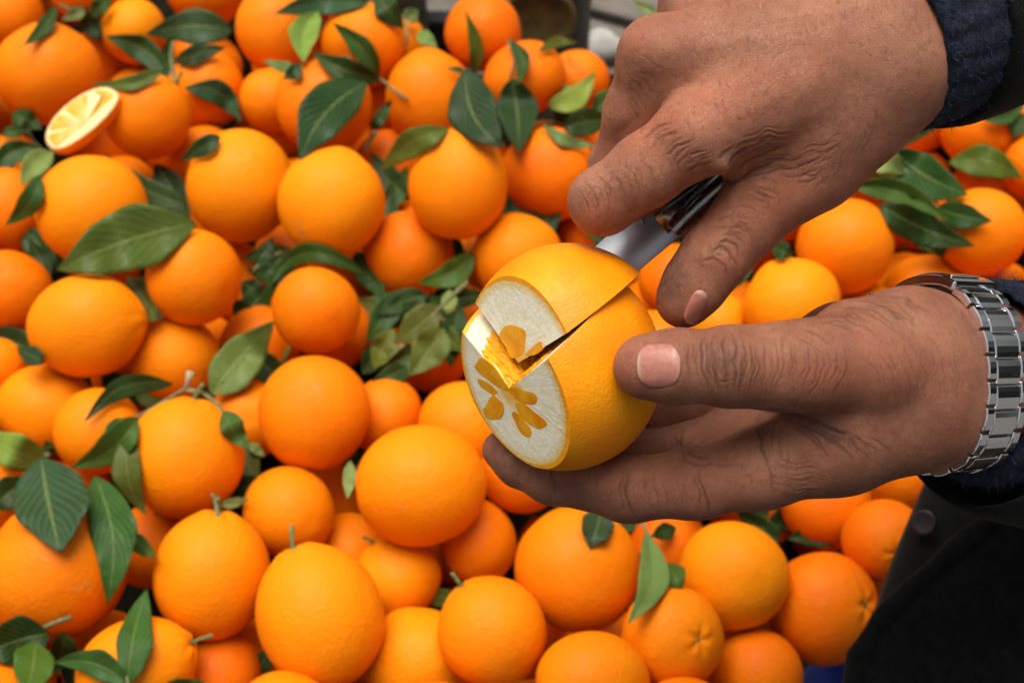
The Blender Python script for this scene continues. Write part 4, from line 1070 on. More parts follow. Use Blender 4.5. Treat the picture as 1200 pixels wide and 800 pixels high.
BM_R = [(880, 88, 9, .35, 9, -24), (860, 50, 10, .35, 8, -6), (925, 150, 8, .25, 7, -30), (960, 60, 9, .15, 7, 20), (950, 100, 9, .12, 6, -50), (692, 222, 13, .9), (712, 262, 14, -.6), (768, 176, 20, -.5, 1.6, -35), (735, 150, 9, -.9, 2.5, -42), (848, 198, 12, 2.4), (800, 140, 30, .8), (745, 46, 20, .9), (765, 100, 18, -1.0, 2.2, -35), (836, 300, 16, .5), (920, 60, 22, -.4, 4, -14), (905, 140, 26, -.7, 2, -25), (875, 205, 12, -1.6, 2, -20),
    (870, 75, 8, .25, 9, -20), (900, 120, 7, .2, 8, -24), (940, 20, 7, .25, 8, -5)]
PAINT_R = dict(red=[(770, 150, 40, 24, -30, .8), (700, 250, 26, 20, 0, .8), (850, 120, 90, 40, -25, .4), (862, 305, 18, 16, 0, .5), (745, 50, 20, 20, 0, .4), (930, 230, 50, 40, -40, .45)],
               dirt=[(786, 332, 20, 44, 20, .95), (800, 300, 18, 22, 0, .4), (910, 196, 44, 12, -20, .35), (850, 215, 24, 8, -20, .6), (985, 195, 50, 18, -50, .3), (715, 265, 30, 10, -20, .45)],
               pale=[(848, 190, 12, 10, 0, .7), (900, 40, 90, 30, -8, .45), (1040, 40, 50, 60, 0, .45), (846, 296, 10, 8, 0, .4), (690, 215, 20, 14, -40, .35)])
hand_r, VR, QR = build_hand(RF, palm_right, [thumb_r, index_r, mid_r, ring_r, small_r], 7.0, CR_R, BM_R, PAINT_R, 520,
    'hand gripping the knife, back of the hand up', person)
hand_r.color = (1, 1, 1, 1); nail(hand_r, VR, QR, person, (815, 360), (-8.5, 19), (8.5, 4.5), 2.6, label='thumbnail seen from the side')

# ================================================================ the cut orange
OC = P(655, 428, .500); OR = .0389
def cvec(x, y, z):
    """direction given in camera axes (right, down, towards the viewer)"""
    v = RGT * x - UPV * y - FWD * z; return v / np.linalg.norm(v)
AXN = cvec(-.785, .365, .50)                                  # normal of the cut face
AM = cvec(-.45, -.89, 0); AM = AM - AXN * (AM @ AXN); AM /= np.linalg.norm(AM)      # upwards along the face
BM_ = np.cross(AXN, AM)
if BM_ @ (RGT * .89 + UPV * .45) < 0: BM_ = -BM_
HCUT = .0222
def mat_peel_close():
    t = NT('orange_peel_close'); v = t.coords('Object')
    n1 = t.noise(v, 45, 3, .5); n2 = t.noise(v, 300, 3, .6); pore = t.voronoi(v, 760, 'F1'); big = t.voronoi(v, 620, 'F1')
    c = t.mix(t.mrange(n1, .3, .7), (.93, .25, .0015), (.95, .345, .003))
    c = t.mix(t.mrange(n2, .6, .8, 0, .3), c, (.80, .22, .006))
    c = t.mix(t.mrange(big, .02, .16, .40, 0), c, (.80, .20, .004))
    b = t.bump(t.math('ADD', t.math('MULTIPLY', n1, 2.5), t.math('ADD', t.mrange(big, 0, .45, 0, .6), t.math('MULTIPLY', pore, .6))), .28, .0005)
    return t.out(c, t.mrange(n2, .3, .7, .38, .50), b, Specular_IOR_Level=.25)
M['peel_close'] = mat_peel_close()
FACE_C = OC + AXN * HCUT
def ball_point(px, py):
    """point of the ball's near side seen at a photo position, relative to its centre"""
    v = FWD + RGT * ((px - 600) / FPX) - UPV * ((py - 400) / FPX); v = v / np.linalg.norm(v); oc = CAM - OC
    b = oc @ v; disc = b * b - (oc @ oc - OR * OR)
    if disc < 0: p = CAM - v * b - OC; return p / np.linalg.norm(p) * OR
    return CAM + v * (-b - math.sqrt(disc)) - OC
def on_face(px, py):
    v = FWD + RGT * ((px - 600) / FPX) - UPV * ((py - 400) / FPX)
    return CAM + v * (((FACE_C - CAM) @ AXN) / (v @ AXN)) - OC
HEART = on_face(597, 455)
def plane_of(a, b, c, inside):
    n = np.cross(b - a, c - a); n /= np.linalg.norm(n)
    return a, (n if n @ (inside - a) > 0 else -n)
WEDGE_MID = ball_point(650, 318)
RIM1, RIM2, BACK1 = on_face(633, 427), on_face(542, 389), ball_point(695, 368)
PL1 = plane_of(HEART, RIM1, BACK1, WEDGE_MID)                                   # lower cut of the wedge
CUTDIR = cvec(.66, -.56, -.50); CUTDIR = CUTDIR - PL1[1] * (CUTDIR @ PL1[1]); CUTDIR /= np.linalg.norm(CUTDIR)   # line where both cuts meet
PL2 = plane_of(HEART, RIM2, HEART + CUTDIR * .03, WEDGE_MID)                    # upper cut
def mat_flesh():
    """cut wall: rind, pith, pulp with fibres running to the heart of the fruit"""
    t = NT('orange_flesh'); v = t.coords('Object')
    ln = t.node('VectorMath', operation='LENGTH'); t.link(v, ln.inputs[0]); r = ln.outputs['Value']
    n = t.noise(v, 220, 3, .6); n2 = t.noise(v, 700, 2, .6)
    rr = t.math('ADD', r, t.math('MULTIPLY', t.math('SUBTRACT', n, .5), .0022))
    pith = t.mix(t.mrange(n2, .3, .75), (.82, .70, .42), (.86, .80, .62))
    pulp = t.mix(t.mrange(n, .3, .7), (.88, .27, .004), (.94, .40, .015))
    pulp = t.mix(t.mrange(t.noise(v, 420, 2, .5, 1.5), .60, .72, 0, .45), pulp, (.90, .62, .22))
    c = t.mix(t.mrange(rr, .0275, .0290), pulp, pith)
    c = t.mix(t.mrange(rr, .0362, .0374), c, (.92, .38, .008))
    return t.out(c, t.mrange(rr, .0275, .0290, .60, .65), t.bump(t.math('ADD', n2, n), .22, .0010), Subsurface_Weight=.2, Subsurface_Radius=(.006, .003, .001), Subsurface_Scale=.6)
def mat_pith_face():
    t = NT('orange_pith'); v = t.coords('Object')
    ln = t.node('VectorMath', operation='LENGTH'); t.link(v, ln.inputs[0]); r = ln.outputs['Value']
    d = t.node('VectorMath', operation='SUBTRACT'); t.link(v, d.inputs[0]); d.inputs[1].default_value = tuple(HEART)
    dl = t.node('VectorMath', operation='LENGTH'); t.link(d.outputs[0], dl.inputs[0])
    nr = t.node('VectorMath', operation='NORMALIZE'); t.link(d.outputs[0], nr.inputs[0])
    fib = t.noise(nr.outputs[0], 16, 3, .6); n = t.noise(v, 260, 3, .65); n2 = t.noise(v, 900, 2, .6)
    c = t.mix(t.mrange(n, .32, .72), (.90, .80, .54), (.95, .91, .76))
    c = t.mix(t.math('MULTIPLY', t.mrange(fib, .5, .68), .3), c, (.92, .90, .80))
    c = t.mix(t.math('MULTIPLY', t.mrange(fib, .45, .30), .3), c, (.74, .62, .34))
    c = t.mix(t.mrange(dl.outputs['Value'], .0120, .0035, 0, .95), c, (.94, .50, .04))
    rr = t.math('ADD', r, t.math('MULTIPLY', t.math('SUBTRACT', n, .5), .0014))
    c = t.mix(t.mrange(rr, .0345, .0372, 0, .75), c, (.80, .56, .16))
    c = t.mix(t.mrange(rr, .0374, .0380), c, (.92, .36, .006))
    return t.out(c, .48, t.bump(t.math('ADD', t.math('MULTIPLY', fib, .5), t.math('ADD', n, t.math('MULTIPLY', n2, .4))), .40, .0010), Subsurface_Weight=.2, Subsurface_Radius=(.004, .003, .0015), Subsurface_Scale=.6)
def mat_segment():
    t = NT('orange_segment'); v = t.coords('Object')
    n = t.noise(v, 200, 2, .5, .8); cell = t.noise(v, 90, 2, .5)
    c = t.mix(t.mrange(cell, .3, .7), (.90, .27, .003), (1.0, .44, .015))
    c = t.mix(t.mrange(n, .50, .72, 0, .5), c, (.96, .55, .05))
    return t.out(c, .14, t.bump(n, .15, .0008), Subsurface_Weight=.3, Subsurface_Radius=(.006, .0025, .0006), Subsurface_Scale=.6, Specular_IOR_Level=.5)
M['flesh'] = mat_flesh(); M['segment'] = mat_segment(); M['pith_face'] = mat_pith_face()
def ball_bm():
    bm = bmesh.new(); bmesh.ops.create_icosphere(bm, subdivisions=6, radius=OR)
    for v in bm.verts:
        p = np.array(v.co); u = p / OR; v.co = Vector(p * (1 + .010 * math.sin(3 * u[0] + 2 * u[2] + 1) + .008 * math.sin(5 * u[1] - 2 * u[0])))
    slit(bm, AXN * HCUT, AXN, 2); return bm
def slit(bm, co, no, fill):
    """cut away the side the normal points to and close the cut with flesh"""
    r = bmesh.ops.bisect_plane(bm, geom=bm.verts[:] + bm.edges[:] + bm.faces[:], dist=1e-7, plane_co=Vector(co), plane_no=Vector(no), clear_outer=True)
    ed = [g for g in r['geom_cut'] if isinstance(g, bmesh.types.BMEdge)]
    if fill:
        for f in bmesh.ops.edgeloop_fill(bm, edges=ed)['faces']: f.material_index = int(fill)
def fruit_piece(name, cuts, parent):
    """cuts: list of convex pieces, each a list of (plane, keep inside?, fill)"""
    V = []; Fc = []; Mi = []
    for piece in cuts:
        bm = ball_bm()
        for (co, no), inside, fill in piece: slit(bm, co, -no if inside else no, fill)
        bmesh.ops.delete(bm, geom=[f for f in bm.faces if f.material_index == 3], context='FACES_ONLY')
        bm.verts.index_update(); o = len(V); V += [tuple(v.co) for v in bm.verts]
        for f in bm.faces: Fc.append([v.index + o for v in f.verts]); Mi.append(f.material_index)
        bm.free()
    me = bpy.data.meshes.new(name); me.from_pydata(V, [], Fc)
    me.materials.append(M['peel_close']); me.materials.append(M['flesh']); me.materials.append(M['pith_face'])
    me.polygons.foreach_set('material_index', Mi); me.polygons.foreach_set('use_smooth', [m == 0 for m in Mi])
    bm = bmesh.new(); bm.from_mesh(me); bmesh.ops.recalc_face_normals(bm, faces=bm.faces)
    for ed in bm.edges:
        if len({f.material_index for f in ed.link_faces}) > 1 or ed.is_boundary: ed.smooth = False
    bm.to_mesh(me); bm.free(); me.update()
    o = bpy.data.objects.new(name, me); COL.objects.link(o); o.parent = parent
    return o
cut = empty('cut_orange', OC)
tag(cut, 'orange held in the hand, end sliced off and a wedge being cut loose', 'cut orange')
body = fruit_piece('body', [[(PL1, False, 1)], [(PL1, True, 3), (PL2, False, 1)]], cut)
wedge = fruit_piece('wedge', [[(PL1, True, 1), (PL2, True, 1)]], cut); wedge['label'] = 'lifted wedge of the held orange'
def segment_mesh(p_in, p_out, wpx, blunt, seed):
    """a pulp segment in the cut face, from its inner to its outer end (photo px)"""
    rs = random.Random(seed); n = 28; V = []; Fc = []
    a = np.array(p_in, float); b = np.array(p_out, float); c = (a + b) / 2; ax = (b - a) / 2; pe = np.array([-ax[1], ax[0]]) / np.linalg.norm(ax) * wpx / 2
    ph = [rs.uniform(0, 6) for _ in range(3)]
    rings = [(1.0, -.0012), (1.0, .00003), (.96, .00004), (.86, .00005), (.6, .00006), (.25, .00006)]
    for s, h in rings:
        for k in range(n):
            t = 2 * math.pi * k / n; j = 1 + .09 * math.sin(2 * t + ph[0]) + .08 * math.sin(3 * t + ph[1]) + .05 * math.sin(5 * t + ph[2])
            x = math.copysign(abs(math.cos(t)) ** .8, math.cos(t)); y = math.copysign(abs(math.sin(t)) ** .8, math.sin(t)) * (1 - blunt + blunt * x)
            q = c + (ax * x + pe * y) * s * j
            V.append(on_face(*q) + AXN * h)
    for i in range(len(rings) - 1):
        for k in range(n): Fc.append((i * n + k, i * n + (k + 1) % n, (i + 1) * n + (k + 1) % n, (i + 1) * n + k))
    Fc.append(tuple((len(rings) - 1) * n + k for k in range(n)))
    return V, Fc
for k, sg in enumerate([((592, 456), (560, 421), 20, .18), ((582, 462), (562, 446), 11, .15), ((585, 466), (573, 491), 24, .08), ((601, 484), (622, 511), 13, .12), ((606, 473), (636, 501), 19, .12), ((597, 456), (627, 470), 20, .2)]):
    obj('segment', *segment_mesh(*sg, k + 40), M['segment'], body)
for k, sg in enumerate([((595, 447), (582, 414), 30, .15), ((604, 446), (619, 434), 12, .2)]):
    obj('segment', *segment_mesh(*sg, 60 + k), M['segment'], wedge)
# torn juice sacs standing out of the two cut walls
M['sac'] = mat_plain('juice_sac', (.93, .36, .008), .6, .15, 300, .2, .001, Subsurface_Weight=.2, Subsurface_Radius=(.004, .002, .0005), Specular_IOR_Level=.15)
def sacs(n, seed):
    rs = np.random.RandomState(seed); V = []; Fc = []; made = 0
    while made < n:
        which = rs.rand() < .6; pl = PL2 if which else PL1
        outd = (RIM2 if which else RIM1) - HEART; outd -= CUTDIR * (outd @ CUTDIR); outd /= np.linalg.norm(outd)
        s, w = rs.uniform(.0005, .034), rs.uniform(.0, .021); p = HEART + CUTDIR * s + outd * w
        if np.linalg.norm(p) > .0275 or p @ AXN > HCUT - .0008: continue
        ax = outd + CUTDIR * rs.uniform(-.2, .5) + rs.normal(size=3) * .12; ax /= np.linalg.norm(ax)
        nn = pl[1]; sd = np.cross(nn, ax); sd /= np.linalg.norm(sd); L_ = rs.uniform(.0016, .0034); r = rs.uniform(.0005, .0009); o = len(V)
        for u, q in ((-1, .1), (-.6, .7), (0, 1), (.55, .8), (1, .12)):
            for k in range(6):
                a = math.pi / 3 * k; V.append(p + ax * u * L_ + (sd * math.cos(a) + nn * math.sin(a) * .8) * r * q)
        for b_ in range(4):
            for k in range(6): Fc.append((o + b_ * 6 + k, o + b_ * 6 + (k + 1) % 6, o + b_ * 6 + 6 + (k + 1) % 6, o + b_ * 6 + 6 + k))
        made += 1
    ob_ = obj('juice_sacs', V, Fc, M['sac'], body); tag(ob_, kind='stuff')
sacs(620, 3)
# the wedge has been lifted out and slid along the knife
_rv = Vector((-.0595, .1801, -.0670)) * .74; _c = Vector((-.01086, -.00891, .02076))
wedge.matrix_local = Matrix.Translation(Vector((.00759, .01077, .00507)) * .76 + _c) @ Matrix.Rotation(_rv.length, 4, _rv.normalized()) @ Matrix.Translation(-_c)

# ================================================================ the wedge lying on the pile
M['slice_pulp'] = mat_plain('slice_pulp', (.92, .37, .015), .25, .2, 160, .4, .002)
sl = empty('orange_wedge', tuple(P(98, 140, min(surf_depth(98, 142), surf_depth(60, 160), surf_depth(130, 115)) - .020)))
tag(sl, 'cut orange wedge with a pale rim lying on the pile', 'orange wedge')
def slice_build():
    # outline of the cut face: pointed oval; rind below it
    n = 40; R0 = .0350; out = []
    for k in range(n):
        a = 2 * math.pi * k / n; x = math.cos(a); y = math.sin(a)
        out.append((R0 * x, R0 * (.40 if y < 0 else .66) * math.copysign(abs(y) ** .85, y)))
    V = []; Fc = []
    lv = [(1.0, 0), (1.01, -.003), (.94, -.008), (.75, -.013), (.4, -.016)]
    for s, z in lv:
        for x, y in out: V.append((x * (s * .5 + .5), y * s, z))
    for i in range(len(lv) - 1):
        for k in range(n): Fc.append((i * n + k, (i + 1) * n + k, (i + 1) * n + (k + 1) % n, i * n + (k + 1) % n))
    Fc.append(tuple((len(lv) - 1) * n + k for k in range(n))[::-1])
    def plate(s, z0, z1):
        W = []; G = []
        for q, z in ((s * 1.02, z0), (s, z1), (s * .9, z1 + .0003), (s * .4, z1)):
            for x, y in out: W.append((x * q, y * q, z))
        for i in range(3):
            for k in range(n): G.append((i * n + k, i * n + (k + 1) % n, (i + 1) * n + (k + 1) % n, (i + 1) * n + k))
        G.append(tuple(3 * n + k for k in range(n)))
        return W, G
    def piece(a0, a1, z):
        """one pulp segment of the slice between two directions from the core"""
        core = np.array([-.002, -.0050]); ring_ = [np.array([x, y]) * .90 for x, y in out if a0 <= math.atan2(y + .0050, x + .002) % (2 * math.pi) <= a1]
        poly = [core] + ring_; ctr = sum(poly) / len(poly); W = []; G = []; m = len(poly)
        for q, zz in ((.99, -.001), (.975, z), (.92, z + .0005), (.5, z + .0008), (.1, z + .0008)):
            W += [(*(ctr + (p - ctr) * q), zz) for p in poly]
        for i_ in range(4):
            for k in range(m): G.append((i_ * m + k, i_ * m + (k + 1) % m, (i_ + 1) * m + (k + 1) % m, (i_ + 1) * m + k))
        G.append(tuple(4 * m + k for k in range(m)))
        return W, G
    ex = cvec(.70, -.70, -.25); ez = cvec(-.15, -.42, .88); ez = ez - ex * (ez @ ex); ez /= np.linalg.norm(ez); ey = np.cross(ez, ex)
    B = np.stack([ex, ey, ez], 1)
    for nm, (W, G), mt in (('rind', (V, Fc), M['peel_close']), ('pith', plate(.985, -.002, .0004), M['pith']), *[('segment', piece(a0, a1, .0006), M['slice_pulp']) for a0, a1 in ((.02, .75), (.80, 1.75), (1.80, 2.55), (2.60, 3.2))]):
        obj(nm, [B @ np.array(p) for p in W], G, mt, sl)
M['pith'] = mat_plain('pith', (.84, .64, .28), .55, .2, 260, .3, .001, Subsurface_Weight=.1)
slice_build()

# ================================================================ the knife
def mat_metal(name, col, rough, scale=300, bump=.1, stretch=(1, 1, 1)):
    t = NT(name); v = t.coords('Object', stretch); n = t.noise(v, scale, 4, .6)
    c = t.mix(t.mrange(n, .35, .7), col, tuple(x * .7 for x in col))
    return t.out(c, t.mrange(n, .3, .7, rough * .75, rough * 1.35), t.bump(n, bump, .0003), Metallic=1.0)
M['blade'] = NT('knife_steel').out((.46, .47, .49), .42, None, Metallic=1.0)
M['handle'] = mat_metal('dark_handle_metal', (.34, .335, .33), .26, 160, .3)
M['steel'] = NT('bracelet_steel').out((.93, .93, .94), .10, None, Metallic=1.0)
M['steel_dark'] = mat_metal('bracelet_inside', (.30, .29, .28), .35, 500, .1)
knife = empty('knife', tuple(P(780, 268, .503)))
tag(knife, 'knife with a grey steel blade and dark metal handle stuck in the orange', 'knife')
KO = np.array(knife.location)
k0, k1 = P(640, 372, .520), P(905, 150, .508)                      # tip .. butt
kx = (k1 - k0) / np.linalg.norm(k1 - k0); kz = cvec(-.15, -.30, .94); kz = kz - kx * (kz @ kx); kz /= np.linalg.norm(kz); ky = np.cross(kz, kx)
def kp(s, y, z): return k0 + kx * s + ky * y + kz * z - KO
def k_station(px, py):                                            # distance from the tip along the knife of a photo point
    d = .508; return (P(px, py, d) - k0) @ kx
sb = k_station(764, 270)                                          # where blade meets handle
V = []; Fc = []
stn = [(0, .001), (.006, .006), (.016, .0085), (.04, .0096), (sb * .8, .0096), (sb + .006, .0096), (sb + .03, .007)]
for s, w in stn:
    V += [kp(s, -w, 0.0002), kp(s, -w * .2, .0008), kp(s, w, .0006), kp(s, w, -.0006), kp(s, -w * .2, -.0008), kp(s, -w, -.0002)]
for i in range(len(stn) - 1):
    for k in range(6): Fc.append((i * 6 + k, i * 6 + (k + 1) % 6, (i + 1) * 6 + (k + 1) % 6, (i + 1) * 6 + k))
Fc.append(tuple(range(6))[::-1]); Fc.append(tuple((len(stn) - 1) * 6 + k for k in range(6)))
ob = obj('blade', V, Fc, M['blade'], knife); bevel(ob, .0002, 1)
def loft(sections, closed=True):
    n = len(sections[0]); V = [p for s in sections for p in s]; Fc = []
    for i in range(len(sections) - 1):
        for k in range(n): Fc.append((i * n + k, i * n + (k + 1) % n, (i + 1) * n + (k + 1) % n, (i + 1) * n + k))
    Fc.append(tuple(range(n))[::-1]); Fc.append(tuple((len(sections) - 1) * n + k for k in range(n)))
    return V, Fc
# handle: folded sheet metal, two rolled cheeks with a channel between, the near ends pinched round the blade
def cheek(sgn, s0):
    secs = []
    for i in range(16):
        u = i / 15; s = s0 + u * .085
        w0 = .0012 + .0012 * min(1, u * 6); rad = .0046 + .0026 * math.sin(min(1, u * 2.2) * 1.5) - .0008 * u
        cy = sgn * (.0064 + .0010 * math.exp(-(u / .06) ** 2)); cz = .0016 + .0014 * min(1, u * 4)
        sec = []
        for k in range(14):
            a = 2 * math.pi * k / 14
            sec.append(kp(s + sgn * .0015 * math.sin(a) * (u < .02), cy + rad * .95 * math.cos(a), cz + (rad * 1.0 + .0006) * math.sin(a)))
        secs.append(sec)
    return loft(secs)
for sgn, s0 in ((1, sb - .001), (-1, sb + .007)):
    v, f = cheek(sgn, s0); ob = obj('handle_cheek', v, f, M['handle'], knife); bevel(ob, .0004, 2, 50)
secs = []
for i in range(10):
    u = i / 9; s = sb + .004 + u * .078
    secs.append([kp(s, .006 * math.cos(2 * math.pi * k / 12), .0008 + .0026 * math.sin(2 * math.pi * k / 12)) for k in range(12)])
v, f = loft(secs); obj('handle_core', v, f, M['handle'], knife)

# ================================================================ the wrist watch: a steel link bracelet with its clasp on the inner wrist
WC = cam_mm(1086, 443, .502); WD = np.array([.80, .0, .60]); WY = np.array([0, 1.0, 0]); WN = np.cross(WY, WD); WN /= np.linalg.norm(WN)
if WN[2] > 0: WN = -WN                                             # points to the viewer
watch = empty('wrist_watch', tuple(to_world(WC)))
tag(watch, 'steel link watch bracelet with folding clasp on the wrist of the holding hand', 'watch')
WB, WA = 33.2, 23.2                                                # half height, half thickness of the ring, mm
def ring(a, off=0.0, rise=0.0):
    """a: angle, 0 = side towards the viewer, + down; off: along the forearm; rise: out from the wrist"""
    e = 2.35
    c, s = math.cos(a), math.sin(a)
    q = (abs(c) ** e + abs(s) ** e) ** (-1 / e)
    p = WN * (WA * q * c) + WY * (WB * q * s)
    nrm = WN * (abs(c) ** (e - 1) * math.copysign(1, c) / WA) + WY * (abs(s) ** (e - 1) * math.copysign(1, s) / WB); nrm /= np.linalg.norm(nrm)
    return WC + p + nrm * rise + WD * off
NS = 720; A_ = np.linspace(-math.pi, math.pi, NS); pr = np.array([ring(a) for a in A_]); cum = np.concatenate([[0], np.cumsum(np.linalg.norm(np.diff(pr, axis=0), axis=1))])
TOT = cum[-1]
def ang_at(s): return float(np.interp(s % TOT, cum, A_))
s_front = float(np.interp(0, A_, cum))
def block(s0, s1, o0, o1, r0, r1, bow=.0, seg=4):
    """curved box along the ring between arc lengths, offsets along the arm and heights"""
    V = []; Fc = []
    for i in range(seg + 1):
        s = s0 + (s1 - s0) * i / seg; a = ang_at(s); h = bow * math.sin(math.pi * i / seg)
        for o, r in ((o0, r0), (o1, r0), (o1, r1 + h), (o0, r1 + h)): V.append((to_world(ring(a, o, r)) - np.array(watch.location)))
    for i in range(seg):
        for k in range(4): Fc.append((i * 4 + k, i * 4 + (k + 1) % 4, (i + 1) * 4 + (k + 1) % 4, (i + 1) * 4 + k))
    Fc.append((3, 2, 1, 0)); Fc.append(tuple(seg * 4 + k for k in range(4)))
    return V, Fc
def wpart(name, V, Fc, mat=None, bw=.00045, parent=None):
    o = obj(name, V, Fc, mat or M['steel'], parent or watch, smooth=False); bm = bmesh.new(); bm.from_mesh(o.data); bmesh.ops.recalc_face_normals(bm, faces=bm.faces); bm.to_mesh(o.data); bm.free()
    bevel(o, bw, 2, 40); return o
PITCH_L = 9.0; W0 = 25.0
clasp_s = s_front - 34.0                                           # arc length where the clasp ends and links begin
s = clasp_s; k = 0
while s < clasp_s + TOT - 62:
    wpart('link', *block(s + .2, s + PITCH_L - .25, 5.2, W0 - 5.2, .4, 3.0, .45))
    wpart('link', *block(s + .6 - 1.8, s + PITCH_L - .35 - 1.8, 0, 4.7, .4, 3.2, .45))
    wpart('link', *block(s + .6 - 1.8, s + PITCH_L - .35 - 1.8, W0 - 4.7, W0, .4, 3.2, .45))
    wpart('link_pin', *block(s - .9, s + .9, 4.9, W0 - 4.9, .3, 2.0), M['steel_dark'], .0002)
    s += PITCH_L; k += 1
end_s = s
wpart('clasp', *block(clasp_s - 27, clasp_s - 1.0, -.8, W0 + .8, 1.6, 5.4, .3, 10), None, .0009)
wpart('clasp_leaf', *block(clasp_s - 25, clasp_s - 2.0, 3, W0 - 3, -.2, 1.3, .0, 10), M['steel_dark'], .0003)
wpart('clasp_flap', *block(clasp_s - 22, clasp_s - 5, 3.5, W0 - 3.5, 5.6, 6.3, .2, 8), None, .0004)
if end_s < clasp_s + TOT - 29: wpart('case_back', *block(end_s, clasp_s + TOT - 29, -6, W0 + 6, .5, 9.0, .6, 12), None, .0012)

# ================================================================ clothing of the person
def mat_wool(name, c0, c1, scale, bump):
    t = NT(name); v = t.coords('Object'); n = t.noise(v, scale, 5, .7, .6); f = t.noise(v, scale * 5, 3, .7)
    c = t.mix(t.mrange(n, .35, .7), c0, c1); c = t.mix(t.mrange(f, .60, .72, 0, .7), c, tuple(min(1, x * 2.2) for x in c1))
    return t.out(c, .95, t.bump(f, .6, .0008, t.bump(n, bump, .003)), Sheen_Weight=.05, Sheen_Roughness=.5, Specular_IOR_Level=.1)
M['coat'] = mat_wool('black_coat', (.0030, .0034, .0032), (.0070, .0076, .0072), 140, .4)
M['knit'] = mat_wool('navy_knit', (.003, .005, .012), (.024, .033, .065), 300, 1.0)
M['button'] = mat_plain('button', (.012, .004, .005), .4, .3, 300)
PO = np.array(person.location)
def sleeve(name, spec, mat, n=40, ribs=0, amp=.0, seed=1, fold=0.0):
    """spec: stations (px, py, depth, radius mm across, radius mm deep); open tube with thickness"""
    rs = np.random.RandomState(seed); C = [cam_mm(*s[:3]) for s in spec]; V = []; Fc = []; m = len(spec)
    for i, s in enumerate(spec):
        t = C[min(i + 1, m - 1)] - C[max(i - 1, 0)]; t /= np.linalg.norm(t)
        z = np.array([0, 0, 1.0]); a = np.cross(t, z); a /= np.linalg.norm(a); b = np.cross(t, a)
        for k in range(n):
            an = 2 * math.pi * k / n; w = 1 + amp * math.cos(ribs * an) + fold * math.sin(3 * an + i * .9 + seed) * .5 + fold * math.sin(7 * an - i * 1.7) * .3
            V.append(to_world(C[i] + a * s[3] * w * math.cos(an) + b * s[4] * w * math.sin(an)) - PO)
    for i in range(m - 1):
        for k in range(n): Fc.append((i * n + k, i * n + (k + 1) % n, (i + 1) * n + (k + 1) % n, (i + 1) * n + k))
    o = obj(name, V, Fc, mat, person)
    bm = bmesh.new(); bm.from_mesh(o.data); bmesh.ops.recalc_face_normals(bm, faces=bm.faces); bm.to_mesh(o.data); bm.free()
    md = o.modifiers.new('thickness', 'SOLIDIFY'); md.thickness = .0032; md.offset = 1
    subsurf(o, 1); return o
def fuzz(cuff, n, seed):
    """loose wool fibres standing off the knit"""
    rs = np.random.RandomState(seed); co = np.array([v.co[:] for v in cuff.data.vertices]); V = []; Fc = []
    ctr = co.mean(0); axis = co[-96:].mean(0) - co[:96].mean(0); axis /= np.linalg.norm(axis)
    for _ in range(n):
        i = rs.randint(0, len(co) - 97); u = rs.rand(2); p = co[i] + (co[i + 96] - co[i]) * u[0] + (co[i + 1] - co[i]) * u[1]
        out_ = p - ctr; out_ -= axis * (out_ @ axis); out_ /= np.linalg.norm(out_)
        p = p + out_ * .0032; d = out_ * .5 + rs.normal(size=3) * .7; d /= np.linalg.norm(d); s = np.cross(d, rs.normal(size=3)); s /= np.linalg.norm(s)
        L_ = rs.uniform(.0015, .0045); w = .00009; m = p + d * L_ * .5 + rs.normal(size=3) * .0006; e_ = p + d * L_ + rs.normal(size=3) * .001
        o = len(V); V += [p - s * w, p + s * w, m + s * w, m - s * w, e_]; Fc += [(o, o + 1, o + 2, o + 3), (o + 3, o + 2, o + 4)]
    f = obj('wool_fuzz', V, Fc, M['wool_fibre'], cuff); tag(f, kind='stuff')
M['wool_fibre'] = mat_plain('wool_fibre', (.020, .027, .052), .9, .6, 900)
sleeve('knit_cuff', [(1024, 55, .484, 29, 27), (1033, 51, .487, 32, 29), (1062, 38, .496, 34, 31), (1094, 22, .505, 35, 32), (1150, -4, .522, 37, 33)], M['knit'], 96, 24, .022)['label'] = 'navy knitted cuff of the knife arm'
sleeve('coat_sleeve', [(1080, 32, .501, 36, 34), (1088, 28, .504, 39, 37), (1150, 0, .523, 41, 38), (1220, -32, .545, 44, 41), (1330, -80, .59, 50, 46), (1480, -140, .65, 56, 52)], M['coat'], 48, 0, 0, 2, .012)['label'] = 'black coat sleeve of the knife arm'
sleeve('knit_cuff', [(1138, 443, .521, 34, 27), (1148, 446, .527, 38, 32), (1172, 450, .535, 38, 32), (1192, 455, .542, 37, 31)], M['knit'], 96, 24, .022)['label'] = 'dark knitted cuff behind the watch'
sleeve('coat_sleeve', [(1160, 462, .533, 43, 37), (1170, 466, .540, 46, 40), (1208, 474, .556, 48, 42), (1265, 484, .58, 52, 46), (1360, 500, .64, 58, 52), (1520, 530, .74, 64, 58)], M['coat'], 48, 0, 0, 5, .015)['label'] = 'black coat sleeve behind the watch'
for cf in [o for o in person.children if o.name.startswith('knit_cuff')]: fuzz(cf, 2200, 8)
